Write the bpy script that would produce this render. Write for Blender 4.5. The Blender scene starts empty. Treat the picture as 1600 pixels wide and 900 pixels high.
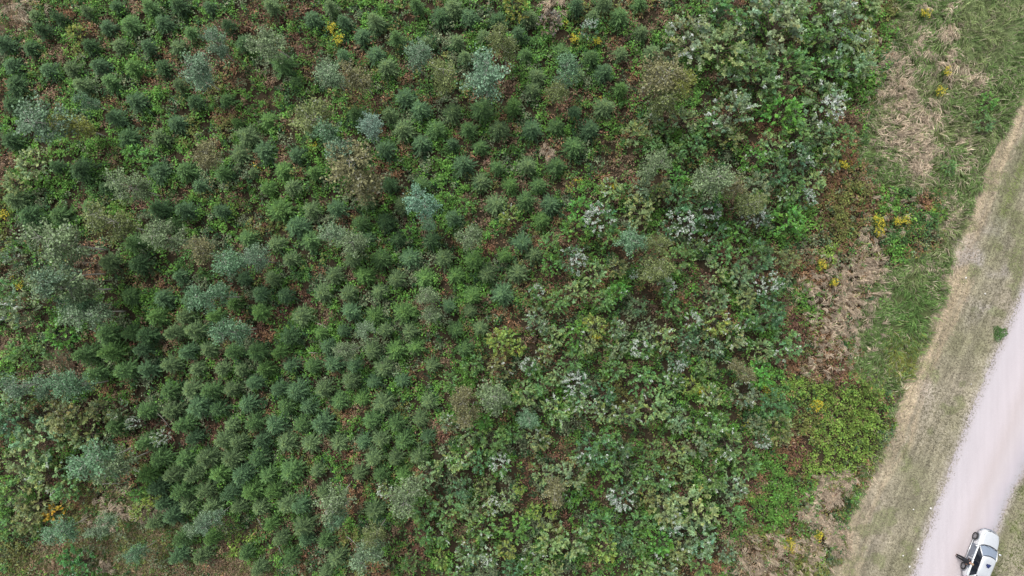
import bpy, math, random
import numpy as np
from mathutils import Vector, Matrix

random.seed(7)
rng = np.random.default_rng(11)
scn = bpy.context.scene
COL = scn.collection
R = math.radians

# ------------------------------------------------------------------ camera, sky, sun, exposure
H = 54.7            # height of the drone above the ground, metres
S = 19.5            # photograph pixels per metre on the ground (photo is 1600 x 900)
cam_d = bpy.data.cameras.new('camera')
cam = bpy.data.objects.new('camera', cam_d); COL.objects.link(cam)
cam.location = (0, 0, H); cam.rotation_euler = (0, 0, 0)
cam_d.sensor_width = 36.0
cam_d.lens = 36.0 / (2 * 800 / (S * H))
cam_d.clip_start = 0.5; cam_d.clip_end = 6000
scn.camera = cam

SUN_EL, SUN_AZ = R(58), R(330)
w = bpy.data.worlds.new('World'); scn.world = w; w.use_nodes = True
nt = w.node_tree; nt.nodes.clear()
sky = nt.nodes.new('ShaderNodeTexSky'); sky.sky_type = 'NISHITA'; sky.sun_disc = False
sky.sun_elevation = SUN_EL; sky.sun_rotation = SUN_AZ; sky.air_density = 1.0; sky.dust_density = 3.5; sky.ozone_density = 0.6
hsv = nt.nodes.new('ShaderNodeHueSaturation'); hsv.inputs['Saturation'].default_value = 0.22
bg = nt.nodes.new('ShaderNodeBackground'); bg.inputs['Strength'].default_value = 0.14
wo = nt.nodes.new('ShaderNodeOutputWorld')
nt.links.new(sky.outputs[0], hsv.inputs['Color']); nt.links.new(hsv.outputs[0], bg.inputs['Color']); nt.links.new(bg.outputs[0], wo.inputs['Surface'])
sl = bpy.data.lights.new('sun', 'SUN'); sl.energy = 1.5; sl.angle = R(18); sl.color = (1.0, 0.97, 0.93)
so = bpy.data.objects.new('sun', sl); COL.objects.link(so)
sdir = Vector((math.sin(SUN_AZ) * math.cos(SUN_EL), math.cos(SUN_AZ) * math.cos(SUN_EL), math.sin(SUN_EL)))
so.rotation_euler = sdir.to_track_quat('Z', 'Y').to_euler()
scn.view_settings.view_transform = 'Standard'; scn.view_settings.look = 'None'
scn.view_settings.gamma = 1; scn.view_settings.use_curve_mapping = False
scn.view_settings.exposure = 0.44
scn.cycles.max_bounces = 6; scn.cycles.diffuse_bounces = 3; scn.cycles.transparent_max_bounces = 4

# ------------------------------------------------------------------ helpers
def W(px, py, h=0.0):
    """ground point below something that the photo shows at (px, py) at height h"""
    k = (H - h) / H / S
    return ((px - 800) * k, (450 - py) * k)

def tag(o, label=None, cat=None, group=None, kind=None):
    if label: o['label'] = label
    if cat: o['category'] = cat
    if group: o['group'] = group
    if kind: o['kind'] = kind
    return o

def empty(name, loc=(0, 0, 0), rz=0.0, sc=1.0):
    o = bpy.data.objects.new(name, None); COL.objects.link(o)
    o.location = loc; o.rotation_euler = (0, 0, rz); o.scale = (sc, sc, sc); o.empty_display_size = 0.3
    return o

def link(name, me, parent=None):
    o = bpy.data.objects.new(name, me); COL.objects.link(o); o.parent = parent
    return o

def mesh_quads(name, V, mat, C=None, smooth=False):
    """V (n,4,3) quads, C (n,4) colours with alpha = pale underside"""
    n = len(V)
    me = bpy.data.meshes.new(name)
    me.vertices.add(n * 4); me.vertices.foreach_set('co', np.ascontiguousarray(V, dtype=np.float32).ravel())
    me.loops.add(n * 4); me.loops.foreach_set('vertex_index', np.arange(n * 4, dtype=np.int32))
    me.polygons.add(n); me.polygons.foreach_set('loop_start', np.arange(0, n * 4, 4, dtype=np.int32))
    me.update(calc_edges=True)
    if C is not None:
        a = me.color_attributes.new('Col', 'FLOAT_COLOR', 'POINT')
        a.data.foreach_set('color', np.repeat(np.asarray(C, dtype=np.float32), 4, axis=0).ravel())
    me.materials.append(mat)
    return me

def unit(v):
    return v / (np.linalg.norm(v, axis=-1, keepdims=True) + 1e-9)

def leaves(P, D, L, Wd, roll=0.6, cup=0.0):
    """diamond leaves: base points P, directions D, lengths L, widths Wd"""
    n = len(P); D = unit(D)
    up = np.tile([0., 0, 1], (n, 1)) + rng.normal(0, roll, (n, 3))
    side = unit(np.cross(D, up)); nor = np.cross(side, D)
    L = np.broadcast_to(L, (n,))[:, None]; Wd = np.broadcast_to(Wd, (n,))[:, None]
    mid = P + D * L * 0.45 + nor * L * cup
    return np.stack([P, mid + side * Wd / 2, P + D * L, mid - side * Wd / 2], axis=1)

def pydata(name, verts, faces, mat, smooth=False, mats=None, idx=None):
    me = bpy.data.meshes.new(name); me.from_pydata([tuple(v) for v in verts], [], faces)
    if mats:
        for m in mats: me.materials.append(m)
        me.polygons.foreach_set('material_index', idx)
    else: me.materials.append(mat)
    me.polygons.foreach_set('use_smooth', [smooth] * len(faces)); me.update()
    return me

def tube(pts, rad, seg=7, V=None, F=None):
    V = [] if V is None else V; F = [] if F is None else F
    b = len(V); n = len(pts)
    for i, p in enumerate(pts):
        p = Vector(p); a = Vector(pts[max(i - 1, 0)]); c = Vector(pts[min(i + 1, n - 1)])
        t = (c - a).normalized(); u = t.orthogonal().normalized()
        if abs(t.z) > 0.5: u = (Vector((1, 0, 0)) - t * t.x).normalized()
        v = t.cross(u); r = rad[i] if hasattr(rad, '__len__') else rad
        for k in range(seg):
            an = 2 * math.pi * k / seg; V.append(p + (u * math.cos(an) + v * math.sin(an)) * r)
    for i in range(n - 1):
        for k in range(seg):
            k2 = (k + 1) % seg
            F.append((b + i * seg + k, b + i * seg + k2, b + (i + 1) * seg + k2, b + (i + 1) * seg + k))
    F.append(tuple(b + k for k in range(seg))[::-1]); F.append(tuple(b + (n - 1) * seg + k for k in range(seg)))
    return V, F

# value noise
_T = rng.random((256, 256))
def vnoise(x, y, s, seed=0):
    x = np.asarray(x) / s + seed * 17.3 + 400; y = np.asarray(y) / s + seed * 9.7 + 400
    xi = np.floor(x).astype(int); yi = np.floor(y).astype(int); fx = x - xi; fy = y - yi
    fx = fx * fx * (3 - 2 * fx); fy = fy * fy * (3 - 2 * fy)
    g = lambda a, b: _T[a % 256, b % 256]
    return (g(xi, yi) * (1 - fx) + g(xi + 1, yi) * fx) * (1 - fy) + (g(xi, yi + 1) * (1 - fx) + g(xi + 1, yi + 1) * fx) * fy
def fbm(x, y, s, seed=0):
    return (vnoise(x, y, s, seed) + 0.5 * vnoise(x, y, s / 2.1, seed + 3) + 0.25 * vnoise(x, y, s / 4.3, seed + 5)) / 1.75

def inpoly(x, y, poly):
    x = np.asarray(x, float); y = np.asarray(y, float); r = np.zeros(x.shape, bool); n = len(poly)
    for i in range(n):
        x1, y1 = poly[i]; x2, y2 = poly[(i + 1) % n]
        if y1 == y2: continue
        c = ((y1 > y) != (y2 > y)) & (x < (x2 - x1) * (y - y1) / (y2 - y1) + x1)
        r ^= c
    return r
def xat(line, y):
    ys = [p[1] for p in line]; xs = [p[0] for p in line]
    return np.interp(y, ys, xs)

# ------------------------------------------------------------------ materials
def nodes(name):
    m = bpy.data.materials.new(name); m.use_nodes = True
    t = m.node_tree; t.nodes.clear()
    o = t.nodes.new('ShaderNodeOutputMaterial')
    return m, t, o
def N(t, kind, **kw):
    n = t.nodes.new(kind)
    for k, v in kw.items():
        if k in n.inputs: n.inputs[k].default_value = v
        else: setattr(n, k, v)
    return n
def mix(t, fac, a, b, mode='MIX'):
    n = t.nodes.new('ShaderNodeMix'); n.data_type = 'RGBA'; n.blend_type = mode
    for k, v in ((0, fac), (6, a), (7, b)):
        if hasattr(v, 'links'): t.links.new(v, n.inputs[k])
        else: n.inputs[k].default_value = v if k == 0 else (*v, 1)
    return n.outputs[2]

def leaf_material(name, rough=0.5, trans=0.25, use_obj=True, silver=(0.66, 0.70, 0.66), spec=0.35):
    m, t, o = nodes(name)
    at = N(t, 'ShaderNodeAttribute', attribute_name='Col')
    col = at.outputs['Color']
    if use_obj:
        oi = N(t, 'ShaderNodeObjectInfo')
        col = mix(t, 1.0, col, oi.outputs['Color'], 'MULTIPLY')
        col = mix(t, at.outputs['Alpha'], col, silver)
    geo = N(t, 'ShaderNodeNewGeometry')
    rr = N(t, 'ShaderNodeMapRange'); rr.inputs['To Min'].default_value = 0.72; rr.inputs['To Max'].default_value = 1.3
    t.links.new(geo.outputs['Random Per Island'], rr.inputs['Value'])
    vm = N(t, 'ShaderNodeVectorMath', operation='SCALE')
    t.links.new(col, vm.inputs[0]); t.links.new(rr.outputs[0], vm.inputs['Scale'])
    b = N(t, 'ShaderNodeBsdfPrincipled', Roughness=rough)
    b.inputs['Specular IOR Level'].default_value = spec
    tr = N(t, 'ShaderNodeBsdfTranslucent'); ms = N(t, 'ShaderNodeMixShader', Fac=trans)
    t.links.new(vm.outputs[0], b.inputs['Base Color']); t.links.new(vm.outputs[0], tr.inputs['Color'])
    t.links.new(b.outputs[0], ms.inputs[1]); t.links.new(tr.outputs[0], ms.inputs[2]); t.links.new(ms.outputs[0], o.inputs['Surface'])
    return m

def simple(name, c, rough=0.6, metal=0.0, spec=0.5, noise=0.0, scale=8.0, coat=0.0):
    m, t, o = nodes(name)
    b = N(t, 'ShaderNodeBsdfPrincipled', Roughness=rough, Metallic=metal)
    b.inputs['Specular IOR Level'].default_value = spec; b.inputs['Coat Weight'].default_value = coat
    b.inputs['Base Color'].default_value = (*c, 1)
    if noise:
        tc = N(t, 'ShaderNodeTexCoord'); nz = N(t, 'ShaderNodeTexNoise', Scale=scale, Detail=4.0)
        t.links.new(tc.outputs['Object'], nz.inputs['Vector'])
        out = mix(t, nz.outputs[0], tuple(x * (1 - noise) for x in c), tuple(min(1, x * (1 + noise)) for x in c))
        t.links.new(out, b.inputs['Base Color'])
    t.links.new(b.outputs[0], o.inputs['Surface'])
    return m

M_spruce = leaf_material('spruce_needles', 0.65, 0.10, spec=0.18)
M_leaf = leaf_material('broad_leaves', 0.45, 0.25, spec=0.28)
M_birch = leaf_material('birch_leaves', 0.6, 0.25, spec=0.15)
M_under = leaf_material('undergrowth_leaves', 0.6, 0.22, use_obj=False, spec=0.25)
M_grass = leaf_material('grass_blades', 0.65, 0.25, use_obj=False, spec=0.25)
M_bark = simple('dark_bark', (0.10, 0.075, 0.055), 0.9, noise=0.4, scale=14)
M_pbark = simple('pale_bark', (0.50, 0.47, 0.42), 0.8, noise=0.35, scale=9)

# ------------------------------------------------------------------ zones, in photograph pixels of the ground plane (just a metric grid: 19.5 px = 1 m)
L_SHORT = [(1640, 60), (1594, 150), (1545, 255), (1492, 375), (1474, 455), (1436, 552), (1404, 625), (1384, 690), (1345, 765), (1318, 825), (1293, 900), (1260, 990)]
L_SHORT = [(1700, -80)] + L_SHORT
L_ROADL = [(1785, 0), (1692, 230), (1598, 455), (1550, 565), (1505, 675), (1464, 785), (1426, 900), (1380, 1040)]
L_ROADR = [(1915, 0), (1800, 270), (1690, 530), (1603, 730), (1568, 800), (1532, 900), (1482, 1040)]
L_UNDER = [(1420, -60), (1402, 0), (1388, 90), (1352, 190), (1345, 240), (1372, 290), (1465, 300), (1470, 385), (1372, 425), (1338, 520), (1330, 570), (1395, 615), (1386, 690), (1345, 750), (1318, 830), (1296, 900), (1260, 990)]
STRIPS = [(0.5, 1.0)]

def px_of(x, y): return x * S + 800, 450 - y * S

# ------------------------------------------------------------------ ground, one sheet to the horizon
def make_ground():
    fx = np.arange(-50, 50.01, 0.16); fy = np.arange(-32, 32.01, 0.16)
    far = np.array([60, 90, 160, 400, 1200, 3000.])
    xs = np.concatenate([-far[::-1], fx, far]); ys = np.concatenate([-far[::-1], fy, far])
    X, Y = np.meshgrid(xs, ys); n, m_ = X.shape
    px, py = px_of(X, Y)
    jit = (fbm(X, Y, 0.9, 2) - 0.5) * 22
    xl = xat(L_SHORT, py); xr = xat(L_ROADL, py); xrr = xat(L_ROADR, py)
    Z = (fbm(X, Y, 5, 1) - 0.5) * 0.18 * (px < xl) + (fbm(X, Y, 1.2, 6) - 0.5) * 0.06
    road = np.clip(np.minimum(px - xr + 30, xrr + 30 - px) / 30, 0, 1)
    Z = Z * (1 - road) - 0.03 + 0.03 * road
    # colours
    C = np.zeros((n, m_, 3))
    soil = np.array([0.030, 0.026, 0.016]); litter = np.array([0.062, 0.047, 0.029])
    a = fbm(X, Y, 1.5, 4)[..., None]; C[:] = soil * (1 - a) + litter * a
    dead = np.array([0.33, 0.29, 0.225]); olive = np.array([0.24, 0.232, 0.145]); straw = np.array([0.42, 0.345, 0.235]); greyd = np.array([0.29, 0.262, 0.205])
    def sm(v, a_, b_): t_ = np.clip((v - a_) / (b_ - a_), 0, 1); return (t_ * t_ * (3 - 2 * t_))[..., None]
    # grassland base under the long grass
    g0 = np.array([0.09, 0.11, 0.045])
    k = sm(px + jit - xat(L_UNDER, py), -12, 8); C = C * (1 - k) + g0 * k
    # clearing in the lower left and the brown corner in the upper left
    clear = np.exp(-(((px - 210) / 150) ** 2 + ((py - 840) / 60) ** 2)) * 1.6 + np.exp(-(((px - 300) / 260) ** 2 + ((py - 905) / 26) ** 2)) * 1.2
    clear += np.exp(-(((px - 30) / 45) ** 2 + ((py - 25) / 25) ** 2)) + np.exp(-(((px - 90) / 35) ** 2 + ((py - 560) / 22) ** 2))
    k = sm(clear + (fbm(X, Y, 1.6, 9) - 0.5), 0.35, 0.8); C = C * (1 - k) + np.array([0.20, 0.165, 0.105]) * k
    # mown verge
    u = px + jit * 0.35 - xl                      # distance right of the verge's left edge
    v = px - xr
    kv = sm(u, -4, 4)
    ur = px * 0.927 + py * 0.375; al = py * 0.927 - px * 0.375
    st2 = (vnoise(ur / 3.2, al / 60, 1.0, 33) * 0.6 + vnoise(ur / 5, al / 90, 1.0, 37) * 0.4)[..., None]
    st = vnoise(u * 0.9, py * 0.08 + u * 0.02, 6.0, 8)   # long streaks left by the mower
    a = np.clip(fbm(X, Y, 3.5, 12) * 1.7 - 0.35, 0, 1)[..., None]
    ver = olive * (1 - a) + dead * a
    a = np.clip(fbm(X, Y, 1.0, 14) * 2.0 - 0.75, 0, 1)[..., None] * 0.6
    ver = ver * (1 - a) + greyd * a
    wst = np.interp(py, [0, 300, 450, 560, 700, 780, 900], [26, 30, 40, 32, 34, 30, 44])
    ks = sm(-(u - wst) + (st - 0.5) * 20, -6, 6) * np.clip(0.4 + 0.85 * st, 0, 1)[..., None]
    ks = ks * np.interp(py, [0, 640, 720, 900], [1, 1, 0.65, 0.55])[..., None]
    ver = ver * (1 - ks) + straw * ks
    # green stripe right of the straw at the top, green tufts
    kg = (np.exp(-((u - wst - 26) / 12) ** 2) * np.interp(py, [60, 200, 330, 420], [1, 1, 0.8, 0]))[..., None]
    ver = ver * (1 - kg) + np.array([0.16, 0.20, 0.065]) * kg
    # faded bare ground in the middle right of the verge
    kb = sm(fbm(X, Y, 2.2, 21), 0.5, 0.75) * np.exp(-(((px - 1540) / 70) ** 2 + ((py - 420) / 80) ** 2))[..., None]
    ver = ver * (1 - kb) + np.array([0.40, 0.36, 0.33]) * kb
    kb = np.exp(-(((px - 1450) / 12) ** 2 + ((py - 612) / 20) ** 2))[..., None] * 0.8
    ver = ver * (1 - kb) + np.array([0.46, 0.40, 0.34]) * kb
    kg = sm(fbm(X, Y, 1.1, 31), 0.56, 0.7) * 0.55
    ver = ver * (1 - kg) + np.array([0.14, 0.17, 0.06]) * kg
    ver = ver * (0.68 + 0.7 * st2) * (0.75 + 0.5 * fbm(X, Y, 0.8, 39)[..., None])
    C = C * (1 - kv) + ver * kv
    # gravel dust at road edges
    kd = sm(np.minimum(px + jit * 0.5 - xr, xrr - px - jit * 0.5), -14, 4)
    C = C * (1 - kd * 0.8) + np.array([0.48, 0.43, 0.42]) * kd * 0.8
    # top right, short green grass
    kt = sm(-py - (1480 - px) * 0.6 + jit, -95, -60) * sm(px, 1440, 1490)
    C = C * (1 - kt * 0.85) + np.array([0.15, 0.20, 0.085]) * kt * 0.85
    V = np.stack([X, Y, Z], -1).reshape(-1, 3)
    i = np.arange(n * m_).reshape(n, m_)
    F = np.stack([i[:-1, :-1], i[:-1, 1:], i[1:, 1:], i[1:, :-1]], -1).reshape(-1, 4)
    me = bpy.data.meshes.new('ground')
    me.vertices.add(len(V)); me.vertices.foreach_set('co', V.astype(np.float32).ravel())
    me.loops.add(F.size); me.loops.foreach_set('vertex_index', F.astype(np.int32).ravel())
    me.polygons.add(len(F)); me.polygons.foreach_set('loop_start', np.arange(0, F.size, 4, dtype=np.int32))
    me.update(calc_edges=True)
    at = me.color_attributes.new('Col', 'FLOAT_COLOR', 'POINT')
    CC = np.ones((len(V), 4)); CC[:, :3] = np.clip(C, 0, 1).reshape(-1, 3)
    at.data.foreach_set('color', CC.astype(np.float32).ravel())
    m, t, o = nodes('ground_soil_and_mown_grass')
    a = N(t, 'ShaderNodeAttribute', attribute_name='Col')
    tc = N(t, 'ShaderNodeTexCoord')
    n1 = N(t, 'ShaderNodeTexNoise', Scale=6.0, Detail=8.0, Roughness=0.75); n2 = N(t, 'ShaderNodeTexNoise', Scale=0.5, Detail=3.0)
    n3 = N(t, 'ShaderNodeTexVoronoi', Scale=14.0)
    for q in (n1, n2, n3): t.links.new(tc.outputs['Object'], q.inputs['Vector'])
    r1 = N(t, 'ShaderNodeMapRange'); r1.inputs['From Min'].default_value = 0.3; r1.inputs['From Max'].default_value = 0.7; r1.inputs['To Min'].default_value = 0.6; r1.inputs['To Max'].default_value = 1.4
    t.links.new(n1.outputs[0], r1.inputs['Value'])
    vs = N(t, 'ShaderNodeVectorMath', operation='SCALE'); t.links.new(a.outputs['Color'], vs.inputs[0]); t.links.new(r1.outputs[0], vs.inputs['Scale'])
    b = N(t, 'ShaderNodeBsdfPrincipled', Roughness=0.95); b.inputs['Specular IOR Level'].default_value = 0.1
    bp = N(t, 'ShaderNodeBump', Strength=0.6, Distance=0.08); t.links.new(n1.outputs[0], bp.inputs['Height'])
    t.links.new(bp.outputs[0], b.inputs['Normal']); t.links.new(vs.outputs[0], b.inputs['Base Color']); t.links.new(b.outputs[0], o.inputs['Surface'])
    me.materials.append(m); me.polygons.foreach_set('use_smooth', [True] * len(me.polygons))
    tag(link('ground', me), kind='structure')
make_ground()

def make_road():
    ys = np.arange(-700, 1700, 2.2); n = len(ys); K = 20
    def ext(line, y):
        (xa, ya), (xb, yb) = line[0], line[1]; (xc, yc), (xd, yd) = line[-2], line[-1]
        r = xat(line, y)
        r = np.where(y < ya, xa + (xb - xa) / (yb - ya) * (y - ya), r)
        return np.where(y > yd, xd + (xd - xc) / (yd - yc) * (y - yd), r)
    xl = ext(L_ROADL, ys) + (vnoise(ys, 0 * ys, 9, 3) - 0.5) * 5 + (rng.random(n) - 0.5) * 2.4
    xr = ext(L_ROADR, ys) + (vnoise(ys, 0 * ys, 12, 5) - 0.5) * 7 + (rng.random(n) - 0.5) * 2.4
    V = []; u = []
    for i in range(n):
        for k in range(K + 1):
            f = k / K; px = xl[i] * (1 - f) + xr[i] * f
            z = 0.012 + 0.05 * (1 - (2 * f - 1) ** 2) - 0.022 * (math.exp(-((f - 0.30) / 0.07) ** 2) + math.exp(-((f - 0.68) / 0.07) ** 2))
            V.append(((px - 800) / S, (450 - ys[i]) / S, z)); u.append(f)
    F = []
    for i in range(n - 1):
        for k in range(K):
            a = i * (K + 1) + k; F.append((a, a + K + 1, a + K + 2, a + 1))
    m, t, o = nodes('pinkish_gravel')
    at = N(t, 'ShaderNodeAttribute', attribute_name='across'); tc = N(t, 'ShaderNodeTexCoord')
    mp = N(t, 'ShaderNodeMapping'); mp.inputs['Rotation'].default_value = (0, 0, R(-22)); mp.inputs['Scale'].default_value = (1.0, 0.06, 1)
    t.links.new(tc.outputs['Object'], mp.inputs['Vector'])
    st = N(t, 'ShaderNodeTexNoise', Scale=2.6, Detail=4.0); t.links.new(mp.outputs[0], st.inputs['Vector'])
    cr = N(t, 'ShaderNodeValToRGB'); cr.color_ramp.elements[0].position = 0; cr.color_ramp.elements[0].color = (0.53, 0.485, 0.50, 1)
    stops = [(0.12, (0.60, 0.56, 0.59)), (0.42, (0.63, 0.575, 0.60)), (0.56, (0.595, 0.53, 0.535)), (0.68, (0.61, 0.555, 0.57)), (0.84, (0.57, 0.525, 0.565)), (0.93, (0.50, 0.475, 0.51))]
    for p, c in stops:
        e = cr.color_ramp.elements.new(p); e.color = (*c, 1)
    cr.color_ramp.elements[-1].position = 1; cr.color_ramp.elements[-1].color = (0.47, 0.42, 0.42, 1)
    t.links.new(at.outputs['Fac'], cr.inputs[0])
    c = mix(t, st.outputs[0], (0.745, 0.745, 0.745), (0.885, 0.89, 0.89)); c = mix(t, 1.0, cr.outputs[0], c, 'MULTIPLY')
    g = N(t, 'ShaderNodeTexNoise', Scale=22.0, Detail=6.0, Roughness=0.8); t.links.new(tc.outputs['Object'], g.inputs['Vector'])
    c2 = mix(t, g.outputs[0], (0.72, 0.70, 0.70), (1.28, 1.28, 1.28)); c = mix(t, 1.0, c, c2, 'MULTIPLY')
    b = N(t, 'ShaderNodeBsdfPrincipled', Roughness=0.9); b.inputs['Specular IOR Level'].default_value = 0.2
    bp = N(t, 'ShaderNodeBump', Strength=0.5, Distance=0.03); t.links.new(g.outputs[0], bp.inputs['Height']); t.links.new(bp.outputs[0], b.inputs['Normal'])
    t.links.new(c, b.inputs['Base Color']); t.links.new(b.outputs[0], o.inputs['Surface'])
    me = pydata('road', V, F, m, True)
    a = me.attributes.new('across', 'FLOAT', 'POINT'); a.data.foreach_set('value', u)
    tag(link('gravel_road', me), kind='structure')
make_road()

# ------------------------------------------------------------------ tree meshes
def spruce_meshes(seed):
    r = np.random.default_rng(seed); h = 3.0; Rm = 0.98
    P = []; D = []; L = []; Wd = []; C = []
    lev = np.linspace(0.12, 0.97, 14)
    for li, f in enumerate(lev):
        rad = Rm * (1 - f) ** 0.66 * r.uniform(0.9, 1.1) + 0.06
        nb = r.integers(9, 12) if f < 0.85 else 7
        a0 = r.uniform(0, 6.28)
        for b in range(nb):
            z = f * h + r.normal(0, 0.05)
            az = a0 + b * 6.283 / nb + r.normal(0, 0.4); ln = rad * r.uniform(0.60, 1.16)
            el = -0.12 + 0.75 * max(0, f - 0.3) + r.normal(0, 0.10)
            d = np.array([math.cos(az) * math.cos(el), math.sin(az) * math.cos(el), math.sin(el)])
            sd = np.array([-math.sin(az), math.cos(az), 0])
            nseg = max(2, int(ln / 0.052))
            tone = r.uniform(0.82, 1.18)
            for s_ in range(nseg):
                q = (s_ + 0.4) / nseg; p = np.array([0, 0, z]) + d * ln * q + np.array([0, 0, -0.10 * q * q * ln + 0.05 * q])
                tl = 0.065 + 0.13 * ln * (1.05 - q)
                for sg in (-1, 1):
                    dd = d * 1.0 + sd * sg * r.uniform(0.45, 1.35) + np.array([0, 0, r.normal(0.08, 0.22)])
                    P.append(p); D.append(dd); L.append(tl * r.uniform(0.6, 1.35)); Wd.append(0.024 + 0.010 * r.random())
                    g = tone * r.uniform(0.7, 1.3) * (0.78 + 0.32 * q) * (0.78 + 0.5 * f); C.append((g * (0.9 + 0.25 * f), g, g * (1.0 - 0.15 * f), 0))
                P.append(p); D.append(d + np.array([0, 0, r.uniform(0.05, 0.35)])); L.append(0.11); Wd.append(0.035)
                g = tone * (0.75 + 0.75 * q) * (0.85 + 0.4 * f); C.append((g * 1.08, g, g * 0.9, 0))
            for k_ in range(3):
                P.append(p - d * 0.06); D.append(d + sd * r.normal(0, 0.45) + np.array([0, 0, r.normal(0.12, 0.2)])); L.append(r.uniform(0.08, 0.22)); Wd.append(0.022)
                C.append((1.65 * tone, 1.52 * tone, 1.08 * tone, 0))
            if f > 0.55:
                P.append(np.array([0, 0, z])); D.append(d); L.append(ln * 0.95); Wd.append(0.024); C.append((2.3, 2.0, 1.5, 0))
    for k in range(900):
        f = r.uniform(0.12, 0.95) ; az = r.uniform(0, 6.283); q = r.uniform(0.45, 1.05) * (Rm * (1 - f) ** 0.66 + 0.03) * 0.92
        P.append(np.array([math.cos(az) * q, math.sin(az) * q, f * h + r.normal(0, 0.05)])); D.append(np.array([math.cos(az), math.sin(az), 0.35]) + r.normal(0, 0.6, 3)); L.append(r.uniform(0.05, 0.13)); Wd.append(0.024)
        g = r.uniform(0.6, 1.25) * (0.8 + 0.4 * f); C.append((g, g, g * 0.95, 0))
    for k in range(10):
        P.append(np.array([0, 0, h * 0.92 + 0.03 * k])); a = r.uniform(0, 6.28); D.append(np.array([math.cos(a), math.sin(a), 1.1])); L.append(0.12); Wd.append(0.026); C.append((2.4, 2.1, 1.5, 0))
    V = leaves(np.array(P), np.array(D), np.array(L), np.array(Wd), roll=0.35)
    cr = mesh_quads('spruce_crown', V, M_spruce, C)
    tv, tf = tube([(0, 0, -0.1), (0.01, 0, h * 0.5), (0, 0, h * 1.02)], [0.055, 0.035, 0.008], 7)
    return cr, pydata('spruce_trunk', tv, tf, M_bark, True), V, C

def birch_meshes(seed):
    r = np.random.default_rng(seed); h = 6.0
    pts = [(0, 0, -0.1)]; x = y = 0; bx, by = r.normal(0, 0.035, 2)
    for k in range(1, 9):
        x += bx * k * 0.35 + r.normal(0, 0.02); y += by * k * 0.35 + r.normal(0, 0.02); pts.append((x, y, h * k / 8 * 0.97))
    V, F = tube(pts, [0.055 - 0.0058 * k for k in range(9)], 7)
    P = []; D = []; L = []; C = []
    tx, ty = pts[6][0], pts[6][1]
    for b in range(42):
        f = r.uniform(0.40, 0.98); i = min(int(f / 0.97 * 8), 7); base = np.array(pts[i]); base[2] = f * h
        az = r.uniform(0, 6.283); prof = math.sin(math.pi * min(1, max(0, (f - 0.33) / 0.72))) ** 0.6
        ln = 1.25 * prof * r.uniform(0.45, 1.0) + 0.12; el = r.uniform(0.1, 0.8)
        d = np.array([math.cos(az) * math.cos(el), math.sin(az) * math.cos(el), math.sin(el) * 0.7])
        e = base + d * ln
        tube([tuple(base), tuple(base + d * ln * 0.55 + np.array([0, 0, 0.03])), tuple(e)], [0.014, 0.009, 0.004], 4, V, F)
        nl = int(30 + 46 * ln)
        q = r.uniform(0.25, 1.08, nl) ** 0.8
        pp = base + d * ln * q[:, None] + r.normal(0, 0.13, (nl, 3)) * (0.6 + 0.5 * q[:, None])
        tone = r.uniform(0.75, 1.25)
        for p in pp:
            P.append(p); D.append(r.normal(0, 1, 3) * np.array([1, 1, 0.45]) + d * 0.5); L.append(r.uniform(0.08, 0.16))
            g = tone * r.choice([0.5, 0.75, 0.95, 1.15, 1.4]); C.append((g, g, g, 0.25 * (r.random() < 0.08)))
    Q = leaves(np.array(P), np.array(D), np.array(L), np.array(L) * 0.72, roll=0.7)
    return mesh_quads('birch_crown', Q, M_birch, C), pydata('birch_trunk', V, F, M_pbark, True), None, None

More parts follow.
